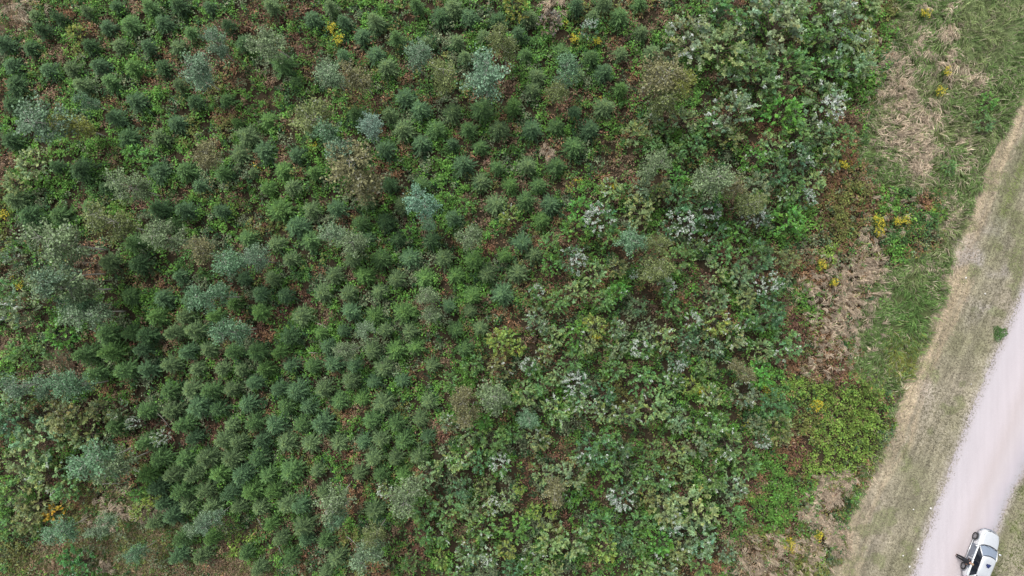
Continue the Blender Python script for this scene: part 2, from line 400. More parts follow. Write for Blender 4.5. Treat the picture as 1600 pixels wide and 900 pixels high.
def broad_meshes(seed, silver):
    r = np.random.default_rng(seed); h = 3.0; Rm = 1.15
    V = []; F = []
    tube([(0, 0, -0.1), (0.03, 0.02, h * 0.3), (0.0, 0.05, h * 0.62)], [0.06, 0.05, 0.025], 7, V, F)
    lobes = [(r.uniform(0, 6.28), r.uniform(0.0, 0.28)) for _ in range(3)]
    P = []; D = []; L = []; Wd = []; C = []
    sa = r.uniform(0, 6.28)
    for b in range(58):
        az = r.uniform(0, 6.283); q = math.sqrt(r.random()) ; rr = Rm * q * (0.72 + sum(a * max(0, math.cos(az - c)) for c, a in lobes) + r.normal(0, 0.08))
        z = h * (0.50 + 0.46 * (1 - q ** 2)) + r.normal(0, 0.20) - 0.25 * (r.random() < 0.3)
        e = np.array([math.cos(az) * rr, math.sin(az) * rr, max(0.3, z)])
        if b % 3 == 0:
            s0 = np.array([0.02, 0.03, h * r.uniform(0.2, 0.55)]); tube([tuple(s0), tuple((s0 + e) / 2 + np.array([0, 0, -0.06])), tuple(e)], [0.022, 0.014, 0.006], 4, V, F)
        nl = r.integers(18, 32); tone = r.uniform(0.62, 1.35); yel = r.normal(0, 0.10)
        od = unit(e * np.array([1, 1, 0.0]) + r.normal(0, 0.3, 3))
        sil = silver * (1.6 if math.cos(az - sa) > 0.1 else 0.35)
        isS = r.random() < sil
        # a spray: leaves set along a short shoot, pointing out
        shoot = unit(od * 0.8 + np.array([0, 0, r.uniform(0.1, 1.2)]) + r.normal(0, 0.35, 3))
        for k in range(nl):
            t_ = r.random(); p = e + shoot * 0.42 * (t_ - 0.3)
            a = r.uniform(0, 6.283)
            dd = np.array([math.cos(a), math.sin(a), r.normal(0.05, 0.3)]) + shoot * 0.35
            P.append(p); D.append(dd); l = r.uniform(0.08, 0.18) * (1.1 - 0.4 * t_); L.append(l); Wd.append(l * 0.56)
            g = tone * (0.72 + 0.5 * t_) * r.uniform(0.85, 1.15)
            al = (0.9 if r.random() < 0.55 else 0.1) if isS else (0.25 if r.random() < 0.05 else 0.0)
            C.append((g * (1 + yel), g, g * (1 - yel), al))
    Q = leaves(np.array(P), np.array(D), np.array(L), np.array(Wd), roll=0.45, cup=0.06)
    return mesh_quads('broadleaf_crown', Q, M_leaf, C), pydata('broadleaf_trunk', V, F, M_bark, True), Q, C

SPR = [spruce_meshes(100 + i) for i in range(8)]
BIR = [birch_meshes(200 + i) for i in range(6)]
BRO = [broad_meshes(300 + i, 0.0) for i in range(6)]
BRS = [broad_meshes(400 + i, 0.09) for i in range(4)]
BRW = [broad_meshes(500 + i, 0.52) for i in range(3)]

PROTO = {}
def plant(name, var, loc, rz, sc, color, tilt=None, sz=None):
    """the first of each variant is built, later ones are copied together with their parts"""
    key = id(var[0])
    if key not in PROTO:
        root = empty(name, loc, rz, sc)
        c = link('crown', var[0], root); t = link('trunk', var[1], root)
        PROTO[key] = (root, c, t)
    else:
        r0, c0, t0 = PROTO[key]
        root = r0.copy(); COL.objects.link(root)
        for k in list(root.keys()): del root[k]
        root.location = loc; root.rotation_euler = (0, 0, rz); root.scale = (sc, sc, sc)
        c = c0.copy(); t = t0.copy()
        for q in (c, t): COL.objects.link(q); q.parent = root
    root.name = name
    if sz: root.scale = (sc, sc, sc * sz)
    if tilt: root.rotation_euler = (tilt[0], tilt[1], rz)
    c.color = (*color, 1.0)
    return root

# ------------------------------------------------------------------ the spruces, read off the photograph
QA = [(275,85,45),(205,145,55),(150,225,55),(25,210,60),(410,55,40),(545,35,50),(610,120,65),(500,130,50),(420,215,50),(560,215,55),(690,215,50),(760,110,55),(830,225,55),(890,155,50),(975,35,50),(1060,120,45),(830,30,60),(700,40,50),(1135,205,60),(340,320,55),(465,310,55),(385,395,60),(620,310,55),(515,385,55),(760,315,60),(835,395,45),(640,475,75),(905,475,55),(1055,465,50),(1310,290,70),(1450,95,65),(1260,30,50),(1530,35,50),(80,395,75),(60,305,60),(70,490,75),(230,330,55),(540,545,55),(820,575,60),(600,640,70),(740,640,65),(685,710,55),(60,650,70),(390,790,85),(270,775,50),(740,795,70),(860,795,60),(1150,630,70),(1115,710,65),(1225,700,70),(1035,800,60),(1240,560,60),(1100,570,35),(1375,715,55),(1310,790,55),(1175,800,35),(1460,800,50),(1445,610,45),(930,860,50),(1240,870,50),(1360,870,50),(500,870,50),(170,75,40),(1370,385,45),(1590,100,45),(1590,260,45)]
QB = [(170,100,60),(110,170,55),(365,30,50),(265,185,55),(470,80,60),(530,40,65),(600,85,60),(735,95,55),(830,160,55),(885,80,45),(1100,30,55),(1175,80,50),(1300,80,65),(1220,20,55),(1390,20,50),(1395,150,50),(670,170,50),(545,195,45),(405,200,45),(165,255,60),(220,315,60),(30,270,55),(860,255,45),(1030,240,60),(1165,265,50),(1225,340,65),(1300,250,45),(915,355,55),(1105,350,45),(1450,245,50),(580,265,45),(310,450,65),(375,510,70),(525,525,60),(660,510,65),(80,530,55),(235,530,50),(300,600,70),(445,600,60),(380,665,65),(220,690,60),(600,600,50),(740,600,60),(810,490,55),(890,600,60),(1005,590,55),(1160,600,60),(1225,500,60),(1090,520,40),(1085,680,65),(1300,415,50),(655,680,50),(575,765,60),(525,665,40),(870,770,60),(1005,770,55),(655,845,60),(790,855,50),(730,775,40),(230,850,50),(380,860,55),(920,860,50),(895,415,50)]
QC = [(85,35,65),(150,115,75),(285,110,65),(425,75,60),(530,25,50),(740,80,60),(855,85,60),(800,150,50),(1030,90,50),(1150,215,65),(1295,85,75),(1445,85,50),(1560,75,60),(1375,160,65),(1435,225,60),(1280,240,50),(620,240,60),(510,325,60),(650,335,70),(835,390,50),(1350,310,50),(1265,400,55),(1550,385,55),(1210,475,55),(1320,480,50),(1500,465,60),(1400,575,65),(1210,555,55),(1085,515,50),(1130,400,45),(610,480,60),(760,495,65),(885,500,60),(730,580,65),(860,580,55),(910,640,60),(690,665,60),(810,650,55),(500,660,70),(395,750,65),(520,740,65),(610,650,50),(340,490,50),(665,735,50),(870,740,50),(970,730,55),(1080,735,50),(1190,745,60),(1345,665,65),(1300,735,50),(1520,715,55),(1545,790,60),(1450,800,50),(1350,800,55),(1230,820,50),(1125,820,50),(1030,820,50),(915,820,50),(790,800,60),(690,820,55),(580,825,60),(450,840,60),(1590,640,45),(1490,650,45),(1000,570,45),(1180,880,45)]
QD = [(215,135,60),(100,140,55),(300,60,60),(140,215,50),(275,215,50),(425,225,55),(130,45,50),(535,120,60),(725,60,65),(865,45,60),(975,60,60),(935,130,55),(195,310,60),(330,305,65),(485,310,55),(60,310,50),(625,315,65),(765,295,45),(845,230,60),(900,295,50),(400,395,65),(265,395,60),(120,390,65),(545,385,55),(690,375,55),(825,375,60),(620,475,60),(755,470,65),(610,550,50),(510,530,45),(185,460,55),(45,470,55),(60,555,60),(170,570,60),(305,560,65),(330,635,60),(210,640,50),(535,635,55),(655,630,50),(585,720,55),(355,715,60),(260,735,60),(155,730,60),(205,810,60),(430,800,50),(70,800,50),(290,870,50),(160,875,50),(50,870,50)]
QE = [(790,30,60),(890,25,60),(980,30,55),(1080,20,55),(1190,20,55),(1380,30,65),(1500,20,55),(1290,20,50),(690,120,60),(800,120,60),(920,105,65),(1020,110,55),(1150,95,60),(1080,185,55),(1180,175,60),(1330,95,60),(1430,100,60),(1570,80,60),(550,190,65),(860,185,60),(1280,190,60),(1400,190,60),(1500,180,65),(900,250,50),(1040,255,55),(1110,270,55),(1220,260,60),(1330,270,65),(1440,270,60),(1570,270,65),(745,345,65),(685,270,55),(860,345,60),(965,340,60),(1080,340,65),(1200,340,65),(690,415,70),(810,410,60),(910,410,60),(1020,410,65),(1130,415,60),(1240,415,60),(1350,400,70),(1470,400,50),(740,480,60),(850,490,60),(960,490,60),(1070,500,55),(1170,490,60),(1280,490,60),(1500,500,50),(1400,560,55),(880,560,55),(990,570,65),(1110,560,50),(1210,570,55),(1330,560,60),(800,610,60),(725,635,55),(1260,640,50),(1410,650,65),(1300,710,50),(1420,720,50),(980,710,50),(860,710,55),(830,790,55),(940,790,50),(1140,780,50),(1350,800,50),(1560,800,60),(1510,720,50),(1200,850,45),(1510,870,45),(760,550,50)]
QF = [(200,85,65),(110,60,50),(290,20,50),(420,80,50),(150,170,55),(265,180,60),(375,165,50),(190,250,60),(300,255,65),(110,265,50),(160,340,60),(265,340,50),(370,330,60),(95,410,50),(195,415,55),(300,415,50),(160,580,60),(180,650,45),(410,240,45)]
k = 540 / 1600
SP = []
for (ox, oy), Q in (((0, 0), QA), ((530, 0), QB), ((0, 300), QC), ((530, 300), QD), ((0, 600), QE), ((530, 600), QF)):
    for (a, b, r_) in Q:
        x, y, r_ = ox + a * k, oy + b * k, r_ * k
        if all((x - q[0]) ** 2 + (y - q[1]) ** 2 > 21 ** 2 for q in SP): SP.append([x, y, r_])
print('spruces', len(SP))

# ------------------------------------------------------------------ birches, broadleaf trees and other landmarks
# px, py, crown radius px, colour, crown-centre height m, short phrase or '', full label or ''
T_blue, T_teal, T_grey, T_olive, T_brown, T_yel, T_green, T_pale = (0.180,0.280,0.175), (0.155,0.280,0.155), (0.205,0.280,0.145), (0.20,0.245,0.095), (0.235,0.230,0.115), (0.27,0.30,0.08), (0.12,0.235,0.09), (0.22,0.32,0.185)
BIRCH = [
 (310,118,23,T_blue,4.2,'pale sparse birch at upper left','pale blue-grey sparse birch with a forked crown among dark spruces, upper left'),
 (334,70,17,T_blue,4.0,'',''),
 (88,186,30,T_blue,5.2,'leaning blue-grey birch','blue-grey birch near the left edge with its long white trunk showing'),
 (118,196,20,T_yel,4.0,'',''),
 (137,158,11,T_teal,3.6,'',''),
 (430,65,24,T_grey,4.4,'',''),
 (518,117,20,T_pale,4.6,'',''),
 (563,121,20,T_brown,4.6,'',''),
 (648,87,19,T_blue,4.6,'silvery birch near the top','silvery blue round birch near the top, third from the large yellow-green shrub'),
 (690,118,22,T_olive,4.6,'',''),
 (756,121,30,(0.20,0.33,0.21),5.8,'large teal birch','largest round teal birch of the upper middle, standing over green brambles'),
 (790,78,20,T_olive,4.2,'',''),
 (883,118,19,T_teal,4.6,'',''),
 (868,138,16,T_olive,4.2,'',''),
 (575,202,17,(0.24,0.36,0.28),5.0,'small round blue birch','small round blue-grey birch above the big tawny birch'),
 (490,182,28,T_olive,4.6,'',''),
 (512,206,18,T_teal,4.8,'',''),
 (550,288,38,T_brown,5.6,'big tawny birch','big tawny olive birch crown fading to brown, upper middle of the plantation'),
 (545,250,22,T_blue,5.6,'',''),
 (664,322,22,(0.215,0.385,0.265),6.0,'bright teal round birch','bright teal round birch with a crisp outline standing clear above the spruces'),
 (668,350,10,T_teal,5.4,'',''),
 (525,366,17,T_pale,4.2,'',''),
 (550,378,19,T_grey,4.4,'',''),
 (743,369,18,T_grey,4.4,'grey-green birch','loose grey-green birch in the middle of the plantation, above rusty bracken'),
 (362,408,22,T_teal,5.0,'',''),
 (395,406,18,T_blue,5.0,'long teal birch pair','right birch of the long teal pair standing left of centre'),
 (320,398,18,T_brown,4.4,'',''),
 (203,294,22,T_grey,4.8,'pale grey birch','pale grey birch with thin leaves, upper left of the dead white trunk'),
 (92,385,33,T_grey,6.0,'big grey-green birch','big grey-green birch crown at the left edge of the plantation, upper one of the pair'),
 (90,425,24,T_blue,6.0,'',''),
 (110,452,30,T_grey,5.6,'',''),
 (175,352,26,T_olive,5.2,'olive birch with white trunk','olive green birch with a white trunk showing to the right'),
 (272,372,22,T_grey,5.0,'',''),
 (140,490,24,T_pale,4.8,'',''),
 (120,478,16,T_teal,4.8,'',''),
 (341,466,22,T_teal,4.6,'green-teal birch','green-teal birch amid dense spruces, directly above another one'),
 (367,519,20,T_teal,4.6,'',''),
 (50,607,21,T_blue,5.0,'pale blue birch','pale blue birch at the left edge with thin white stems beside it'),
 (113,608,21,T_teal,5.0,'',''),
 (150,722,30,T_teal,5.2,'low teal birch','low wide teal birch at lower left, above the yellow clearing'),
 (185,728,22,T_grey,4.8,'',''),
 (318,814,13,T_pale,3.4,'',''),
 (333,812,14,T_blue,3.4,'',''),
 (160,818,15,T_pale,3.0,'',''),
 (212,868,13,T_teal,3.2,'',''),
 (95,830,20,T_teal,3.4,'',''),
 (525,784,22,T_grey,4.8,'grey birch at the bottom','soft grey birch near the bottom, in line with a rusty bracken patch'),
 (522,812,14,T_teal,4.8,'',''),
 (580,862,21,T_pale,4.8,'pale birch at the bottom edge','pale green birch near the bottom edge, right of bare thin sticks'),
 (585,842,16,T_olive,4.8,'',''),
 (1022,116,30,T_brown,5.2,'straw-coloured birch','straw-coloured wide birch crown at the upper right of the plantation'),
 (1062,131,20,T_yel,4.8,'',''),
 (1040,160,20,T_olive,4.8,'',''),
 (1011,260,19,T_grey,4.6,'',''),
 (1106,280,25,T_grey,4.6,'round grey-green birch','round grey-green birch with a pale centre in the upper right thicket'),
 (1150,290,18,T_brown,4.0,'',''),
 (1165,318,17,T_olive,4.0,'',''),
 (1022,425,21,T_olive,4.6,'',''),
 (985,374,20,T_teal,4.4,'',''),
 (1021,374,16,T_olive,4.2,'',''),
 (725,620,17,T_brown,4.8,'',''),
 (776,628,25,T_grey,5.0,'',''),
 (735,645,15,T_brown,4.8,'brownish birch below centre','brownish birch crown below the centre, left of a grey-green one'),
 (824,655,15,T_teal,4.2,'',''),
 (868,765,17,T_brown,4.6,'',''),
 (1160,572,14,T_brown,4.2,'',''),
 (640,770,24,T_grey,4.6,'',''),
 (566,514,13,T_pale,4.0,'small silver birch','small silver-leaved birch between spruces just left of centre'),
 (545,550,14,T_grey,4.0,'',''),
 (668,464,15,T_grey,4.4,'',''),
 (672,492,14,T_grey,4.0,'',''),
 (318,240,20,T_brown,4.0,'',''),
]
B_dark, B_mid, B_pale, B_yel, B_bri, B_grey, B_olive = (0.105,0.215,0.088), (0.150,0.285,0.088), (0.25,0.350,0.140), (0.27,0.37,0.085), (0.13,0.32,0.060), (0.210,0.305,0.150), (0.21,0.26,0.095)
BROAD = [ # px, py, r, colour, silver class, crown-centre height, short, label
 (1082,62,38,B_grey,1,3.0,'silver-topped tree near top','silver-topped broadleaf tree near the top, left side of the big leafy group'),
 (1132,68,38,B_pale,0,3.2,'',''),(1130,12,30,B_mid,1,3.0,'',''),(1118,20,18,B_dark,0,2.6,'',''),
 (1215,42,42,B_grey,0,3.4,'tallest leafy tree','tallest broad leafy tree of the group at the top right, grey green'),
 (1245,15,28,B_pale,1,3.0,'',''),(1238,100,34,B_mid,0,3.2,'',''),(1310,28,36,B_grey,1,3.2,'',''),(1285,60,24,B_mid,0,2.8,'',''),(1345,100,28,B_grey,0,2.8,'',''),
 (1150,170,34,B_grey,1,2.8,'',''),(1195,130,28,B_mid,1,2.8,'',''),(1222,175,28,B_bri,0,2.6,'',''),(1295,155,32,B_grey,2,2.8,'white-flecked tree at upper right','white-flecked broadleaf tree at the right end of the upper thicket'),
 (1250,208,26,B_mid,0,2.4,'',''),(1180,95,26,B_mid,0,2.8,'',''),(1300,100,24,B_mid,1,2.6,'',''),
 (1248,248,28,B_dark,1,2.4,'',''),(1215,270,22,B_dark,0,2.4,'',''),(1258,308,16,B_dark,2,2.0,'',''),(1235,345,26,B_bri,0,1.8,'',''),
 (938,335,24,B_dark,2,3.0,'white-leaved sapling','white-leaved sapling at the right margin of the spruce rows, upper of three'),
 (895,402,22,B_dark,2,2.8,'',''),(838,457,15,B_mid,2,2.6,'bright white sapling at centre','bright white-leaved sapling right beside the last spruces at the centre'),
 (900,355,22,B_bri,0,2.2,'',''),
 (1080,345,26,B_dark,2,2.8,'',''),(1112,328,18,B_dark,2,2.8,'silver-leaved sapling','silver-leaved sapling in the right thicket, below the round grey-green birch'),
 (989,429,9,B_dark,2,2.0,'',''),(1190,338,20,B_dark,2,2.6,'',''),(1042,448,17,B_mid,2,2.4,'',''),
 (1186,400,30,B_dark,0,3.0,'',''),(1205,452,20,B_dark,2,3.0,'dark silver-tipped tree','dark silver-tipped tree at the right margin of the thicket, middle height'),
 (1198,492,30,B_dark,0,3.0,'',''),(1085,503,16,B_mid,2,2.4,'',''),(1062,565,16,B_dark,2,2.4,'',''),(1004,545,20,B_mid,2,2.6,'white-dusted shrub','white-dusted shrub amid the right thicket, above the yellow-tinged one'),
 (905,598,21,B_dark,2,2.8,'',''),(910,628,20,B_grey,1,2.8,'',''),(827,573,15,B_mid,2,2.4,'',''),(780,533,24,B_yel,0,2.6,'bright yellow-green maple','bright yellow-green maple just below the centre, beside the last spruces'),
 (808,545,14,B_yel,0,2.2,'',''),(930,508,18,B_yel,0,2.4,'yellow-green sapling','yellow-green sapling with an orange tip right of centre'),(1122,508,20,B_yel,1,2.4,'',''),(1080,605,13,B_yel,0,2.2,'',''),(835,495,16,B_grey,1,2.4,'',''),
 (870,470,22,B_mid,0,2.4,'',''),(900,455,18,B_pale,0,2.4,'',''),(845,510,15,B_grey,1,2.2,'',''),
 (968,775,24,B_dark,2,2.8,'silvery tree at lower right','silvery broadleaf tree in the lower right thicket, above a tall dark gap'),
 (925,705,26,B_dark,1,3.0,'',''),(898,745,24,B_grey,0,3.0,'',''),(1040,800,26,B_pale,0,2.8,'',''),(1088,795,34,B_pale,0,3.0,'broad pale green tree','broad pale green tree at the lower right of the thicket'),
 (1100,845,28,B_grey,1,2.8,'',''),(1050,820,22,B_dark,2,2.8,'',''),(1112,752,24,B_mid,1,2.6,'',''),(1140,700,24,B_mid,1,2.6,'',''),(860,845,26,B_pale,0,2.6,'',''),(895,850,26,B_pale,0,2.6,'',''),
 (945,858,20,B_yel,0,2.2,'lime-green sapling at the bottom','lime-green sapling at the bottom edge, right of centre'),(1190,690,14,B_dark,2,2.4,'',''),(1172,500,16,B_mid,1,2.4,'',''),(768,792,15,B_pale,2,2.6,'pale whitish sapling','pale whitish sapling at the bottom middle, above a lime one'),
 (812,765,10,B_yel,0,1.8,'',''),(836,800,13,B_yel,0,2.0,'',''),(688,876,13,B_yel,0,2.0,'',''),(790,860,14,B_yel,0,2.0,'',''),(765,875,15,B_pale,2,2.4,'',''),(862,800,10,B_yel,0,1.8,'',''),
 (735,868,22,B_grey,1,2.6,'',''),(700,800,24,B_mid,0,2.4,'',''),(670,740,20,B_pale,0,2.4,'',''),(840,685,20,B_pale,1,2.4,'',''),(770,690,22,B_mid,0,2.4,'',''),(820,620,22,B_pale,0,2.4,'',''),(845,600,18,B_mid,0,2.4,'',''),
 (700,660,16,B_grey,1,2.6,'',''),(720,720,22,B_pale,1,2.6,'',''),(785,725,18,B_mid,2,2.4,'',''),(640,880,15,B_mid,0,2.0,'',''),
 (1025,640,26,B_pale,0,2.8,'',''),(1060,660,22,B_grey,0,2.8,'',''),(985,650,20,B_mid,1,2.6,'',''),(960,580,18,B_mid,0,2.4,'',''),(1110,620,20,B_pale,1,2.6,'',''),(1165,620,22,B_grey,1,2.6,'',''),(1150,530,18,B_pale,1,2.4,'',''),
 # left edge
 (28,485,32,B_grey,1,3.2,'grey-green bush at left edge','large grey-green bush at the left edge, halfway down'),(8,455,18,B_mid,0,2.6,'',''),(12,400,16,B_grey,1,2.4,'',''),(95,525,22,B_bri,0,2.0,'',''),(30,550,24,B_mid,0,2.2,'',''),(70,545,20,B_mid,0,2.0,'',''),
 (100,650,34,B_olive,0,2.6,'olive bush','wide olive green bush in the leafy mass at the lower left'),(60,690,34,B_grey,0,2.6,'',''),(20,660,28,B_dark,0,2.6,'',''),(130,680,26,B_olive,0,2.4,'',''),(30,720,26,B_pale,0,2.4,'',''),(70,745,26,B_pale,1,2.4,'',''),(105,765,24,B_mid,0,2.2,'',''),(15,770,22,B_mid,0,2.2,'',''),
 (25,625,22,B_grey,0,2.4,'',''),(150,640,18,B_olive,0,2.2,'',''),(185,645,14,B_grey,1,2.4,'',''),(207,662,12,B_grey,2,2.4,'',''),(250,686,13,B_pale,2,2.4,'white-leaved sapling at lower left','small white-leaved sapling at the left margin of the dense lower spruces'),
 (84,803,15,(0.46,0.31,0.04),0,1.2,'orange shrub','orange-yellow shrub in the clearing at the lower left'),
 (120,885,32,(0.07,0.19,0.05),0,2.0,'bright green bush at bottom left','dense bright green bush cut by the bottom edge at lower left'),
 (50,790,26,B_olive,0,1.8,'',''),(40,815,24,B_olive,0,1.8,'',''),(10,830,20,B_mid,0,1.8,'',''),(215,800,16,B_yel,0,1.4,'lime shrub in the clearing','lime-green shrub in the lower left clearing, right of the orange one'),(235,780,16,B_yel,0,1.4,'',''),(218,775,13,B_bri,0,1.4,'',''),
 (50,258,24,B_pale,0,1.8,'',''),(20,285,20,B_pale,0,1.8,'pale bush at left edge','pale yellowish-green bush at the left edge, upper half'),(230,250,18,B_bri,0,1.4,'',''),(205,240,16,B_bri,0,1.4,'',''),
 (118,50,14,B_yel,0,1.6,'yellow-green shrub at top left','yellow-green round shrub near the top left corner'),(806,8,20,(0.25,0.25,0.045),0,2.0,'mustard shrub','mustard green round shrub at the top edge'),
 (722,321,13,B_bri,0,1.5,'',''),(695,310,12,B_bri,0,1.4,'',''),(637,362,12,B_bri,0,1.6,'',''),(793,338,15,B_yel,1,2.0,'',''),(920,45,15,B_dark,2,2.2,'white-flecked sapling','small white-flecked sapling near the top, beside yellow flowers'),
 (600,765,14,B_pale,2,2.2,'',''),(860,30,20,B_brown if False else (0.24,0.21,0.15),0,1.6,'',''),
 (1545,160,15,B_bri,0,0.9,'green shrub on the verge','bright green low shrub beside the straw strip of the verge, upper one'),(1540,190,16,B_mid,0,0.9,'','leafy low shrub beside the straw strip of the verge, lower one'),
 (1482,262,15,B_mid,0,1.0,'','dark green shrub at the edge of the long straw-coloured grass'),
]
THICKET = [(850,300),(930,260),(990,200),(1080,110),(1060,0),(1400,0),(1370,100),(1330,210),(1280,300),(1235,330),(1235,560),(1215,700),(1160,760),(1130,900),(640,900),(640,830),(600,800),(640,700),(690,640),(700,560),(790,500),(800,430),(860,400)]

items = []   # things that get a label: dict(kind, px, py, root, short, label, tone)
def tone_word(c, kind):
    if kind == 'birch':
        for n_, t_ in (('blue-grey', T_blue), ('teal', T_teal), ('grey-green', T_grey), ('olive', T_olive), ('brownish', T_brown), ('yellowish', T_yel), ('pale green', T_pale), ('green', T_green)):
            if c == t_: return n_
        return 'teal'
    return 'green'
for i, (px, py, r_, c, hc, sh, lb) in enumerate(BIRCH):
    sc = hc / 4.2; x, y = W(px, py, hc)
    rad = r_ / S * (H - hc) / H; s = hc / 4.2; sxy = rad / 1.02
    o = plant('birch_tree', BIR[i % len(BIR)], (x, y, 0), random.uniform(0, 6.28), 1.0, c)
    o.scale = (sxy, sxy, s)
    items.append(dict(kind='birch', px=px, py=py, o=o, short=sh, label=lb, tone=tone_word(c, 'birch'), cat='birch tree', noun='birch', group='birches rising above the young plantation'))
fill = []
tries = 0
while tries < 6000:
    tries += 1
    px, py = random.uniform(640, 1400), random.uniform(-15, 915)
    if not bool(inpoly(px, py, THICKET)): continue
    r_ = random.uniform(15, 25)
    if any((px - q[0]) ** 2 + (py - q[1]) ** 2 < (0.80 * (r_ + q[2])) ** 2 for q in BROAD + fill): continue
    if any((px - q[0]) ** 2 + (py - q[1]) ** 2 < (0.75 * (r_ + q[2])) ** 2 for q in BIRCH): continue
    if any((px - q[0]) ** 2 + (py - q[1]) ** 2 < (0.9 * (r_ + q[2])) ** 2 for q in SP): continue
    if fbm(px / S, py / S, 3.0, 41) < 0.42: continue
    c = random.choice([B_dark, B_mid, B_mid, B_pale, B_grey, B_olive, B_mid, B_bri, B_pale])
    fill.append((px, py, r_, c, random.choice([0, 0, 0, 0, 1, 0, 1]) if py > 280 else random.choice([0, 0, 1]), random.uniform(1.5, 2.5), '', ''))
print('filler broadleaf', len(fill))
for i, (px, py, r_, c, sv, hc, sh, lb) in enumerate(BROAD + fill):
    x, y = W(px, py, hc); rad = r_ / S * (H - hc) / H
    vs = (BRO, BRS, BRW)[sv]; var = vs[i % len(vs)]
    cc = tuple(v * random.uniform(0.92, 1.08) for v in c)
    o = plant('broadleaf_tree' if hc > 2.0 else 'leafy_shrub', var, (x, y, 0), random.uniform(0, 6.28), 1.0, cc)
    sxy = rad / 1.03 * random.uniform(0.92, 1.05); o.scale = (sxy, sxy * random.uniform(0.88, 1.1), hc / 2.15)
    tn = {0: 'green', 1: 'silver-flecked', 2: 'white-leaved'}[sv]
    if c == B_yel: tn = 'yellow-green'
    elif sv == 0: tn = {B_dark: 'dark green', B_mid: 'mid-green', B_pale: 'pale green', B_bri: 'bright green', B_grey: 'grey-green', B_olive: 'olive'}.get(c, 'green')
    nn = 'broadleaf tree' if hc > 2.0 else 'leafy shrub'
    items.append(dict(kind='broad' if hc > 2.0 else 'shrub', px=px, py=py, o=o, short=sh, label=lb, tone=tn, cat=('tree' if hc > 2.0 else 'shrub'), noun=nn,
                      group='broadleaf trees of the thicket' if hc > 2.0 else 'leafy shrubs'))

# spruces: 300 individual ones, the smallest of the rest as one mass
SP.sort(key=lambda q: -q[2])
rest = []
SG = [(0.105,0.175,0.085,'grey-green'), (0.082,0.165,0.066,'mid-green'), (0.055,0.115,0.053,'dark green'), (0.092,0.190,0.062,'fresh green'), (0.078,0.155,0.082,'blue-green')]
def spruce_tone(px, py):
    # upper left of the plantation is darker than the middle and lower rows
    f = (px - 200) / 500 + (py - 200) / 500 + random.gauss(0, 0.55)
    if f < -0.1: return random.choice([SG[2], SG[2], SG[1], SG[4]])
    if f < 0.7: return random.choice([SG[2], SG[1], SG[1], SG[0], SG[4]])
    return random.choice([SG[0], SG[0], SG[1], SG[3], SG[4]])
for i, (px, py, r_) in enumerate(SP):
    hh = random.uniform(1.6, 2.6) * (0.85 if py < 300 and px < 500 else 1.0) * (0.7 + 0.3 * r_ / 19) * (1.0 + 0.22 * (py > 480) * (px < 480))
    x, y = W(px, py, hh * 0.5); rad = r_ / S * random.uniform(0.9, 1.06) * (1.0 + 0.03 * min(1, max(0, (px + py - 400) / 400)))
    tn = spruce_tone(px, py); kb = random.uniform(0.80, 1.15)
    var = SPR[i % len(SPR)]; rz = random.uniform(0, 6.28)
    if i < 300:
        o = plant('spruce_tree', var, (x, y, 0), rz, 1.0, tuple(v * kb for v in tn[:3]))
        o.scale = (rad / 0.98, rad / 0.98, hh / 3.0); o.rotation_euler = (random.gauss(0, 0.03), random.gauss(0, 0.03), rz)
        items.append(dict(kind='spruce', px=px, py=py, o=o, short='', label='', tone=tn[3], cat='spruce tree', noun='spruce', group='young spruces of the plantation'))
    else:
        rest.append((x, y, rz, rad / 0.98, hh / 3.0, var, tuple(v * kb for v in tn[:3])))
if rest:
    VV = []; CC = []
    for (x, y, rz, s, sz, var, c) in rest:
        v = var[2].copy(); a, b = math.cos(rz), math.sin(rz)
        X = (v[..., 0] * a - v[..., 1] * b) * s + x; Y = (v[..., 0] * b + v[..., 1] * a) * s + y
        VV.append(np.stack([X, Y, v[..., 2] * sz], -1)); q = np.array(var[3]); q = q * np.array([*c, 1.0]); CC.append(q)
    CC = np.concatenate(CC)
    me = mesh_quads('small_spruces', np.concatenate(VV), M_spruce, CC)
    o = link('small_spruces', me); o.color = (1, 1, 1, 1)
    tag(o, 'smallest young spruces filling gaps between the larger spruces of the plantation', 'spruces', None, 'stuff')

# labels: a landmark tree has its own, every other one is told by its rank and direction from the nearest landmark
marks = [q for q in items if q['short']]
ORD = ['', 'second', 'third', 'fourth', 'fifth', 'sixth', 'seventh', 'eighth', 'ninth', 'tenth', 'eleventh', 'twelfth', 'thirteenth', 'fourteenth', 'fifteenth']
DIR = ['right', 'upper right', 'top', 'upper left', 'left', 'lower left', 'bottom', 'lower right']
buckets = {}
for q in items:
    if q['label']: continue
    best = min(marks, key=lambda m_: (m_['px'] - q['px']) ** 2 + (m_['py'] - q['py']) ** 2 if m_ is not q else 1e9)
    dx, dy = q['px'] - best['px'], best['py'] - q['py']
    d = int(round(math.degrees(math.atan2(dy, dx)) / 45)) % 8
    buckets.setdefault((best['short'], d, q['noun'], q['tone']), []).append((math.hypot(dx, dy), q))
for (sh, d, noun, tone), L_ in buckets.items():
    L_.sort(key=lambda t_: t_[0])
    for r_, (_, q) in enumerate(L_):
        rank = (ORD[min(r_, 14)] + ' nearest').strip() if r_ else 'nearest'
        where = {0: 'directly right of', 1: 'to the upper right of', 2: 'directly above', 3: 'to the upper left of', 4: 'directly left of', 5: 'to the lower left of', 6: 'directly below', 7: 'to the lower right of'}[d]
        q['label'] = f"{rank} {tone} {noun} {where} the {sh}"
for q in items: tag(q['o'], q['label'], q['cat'], q['group'])

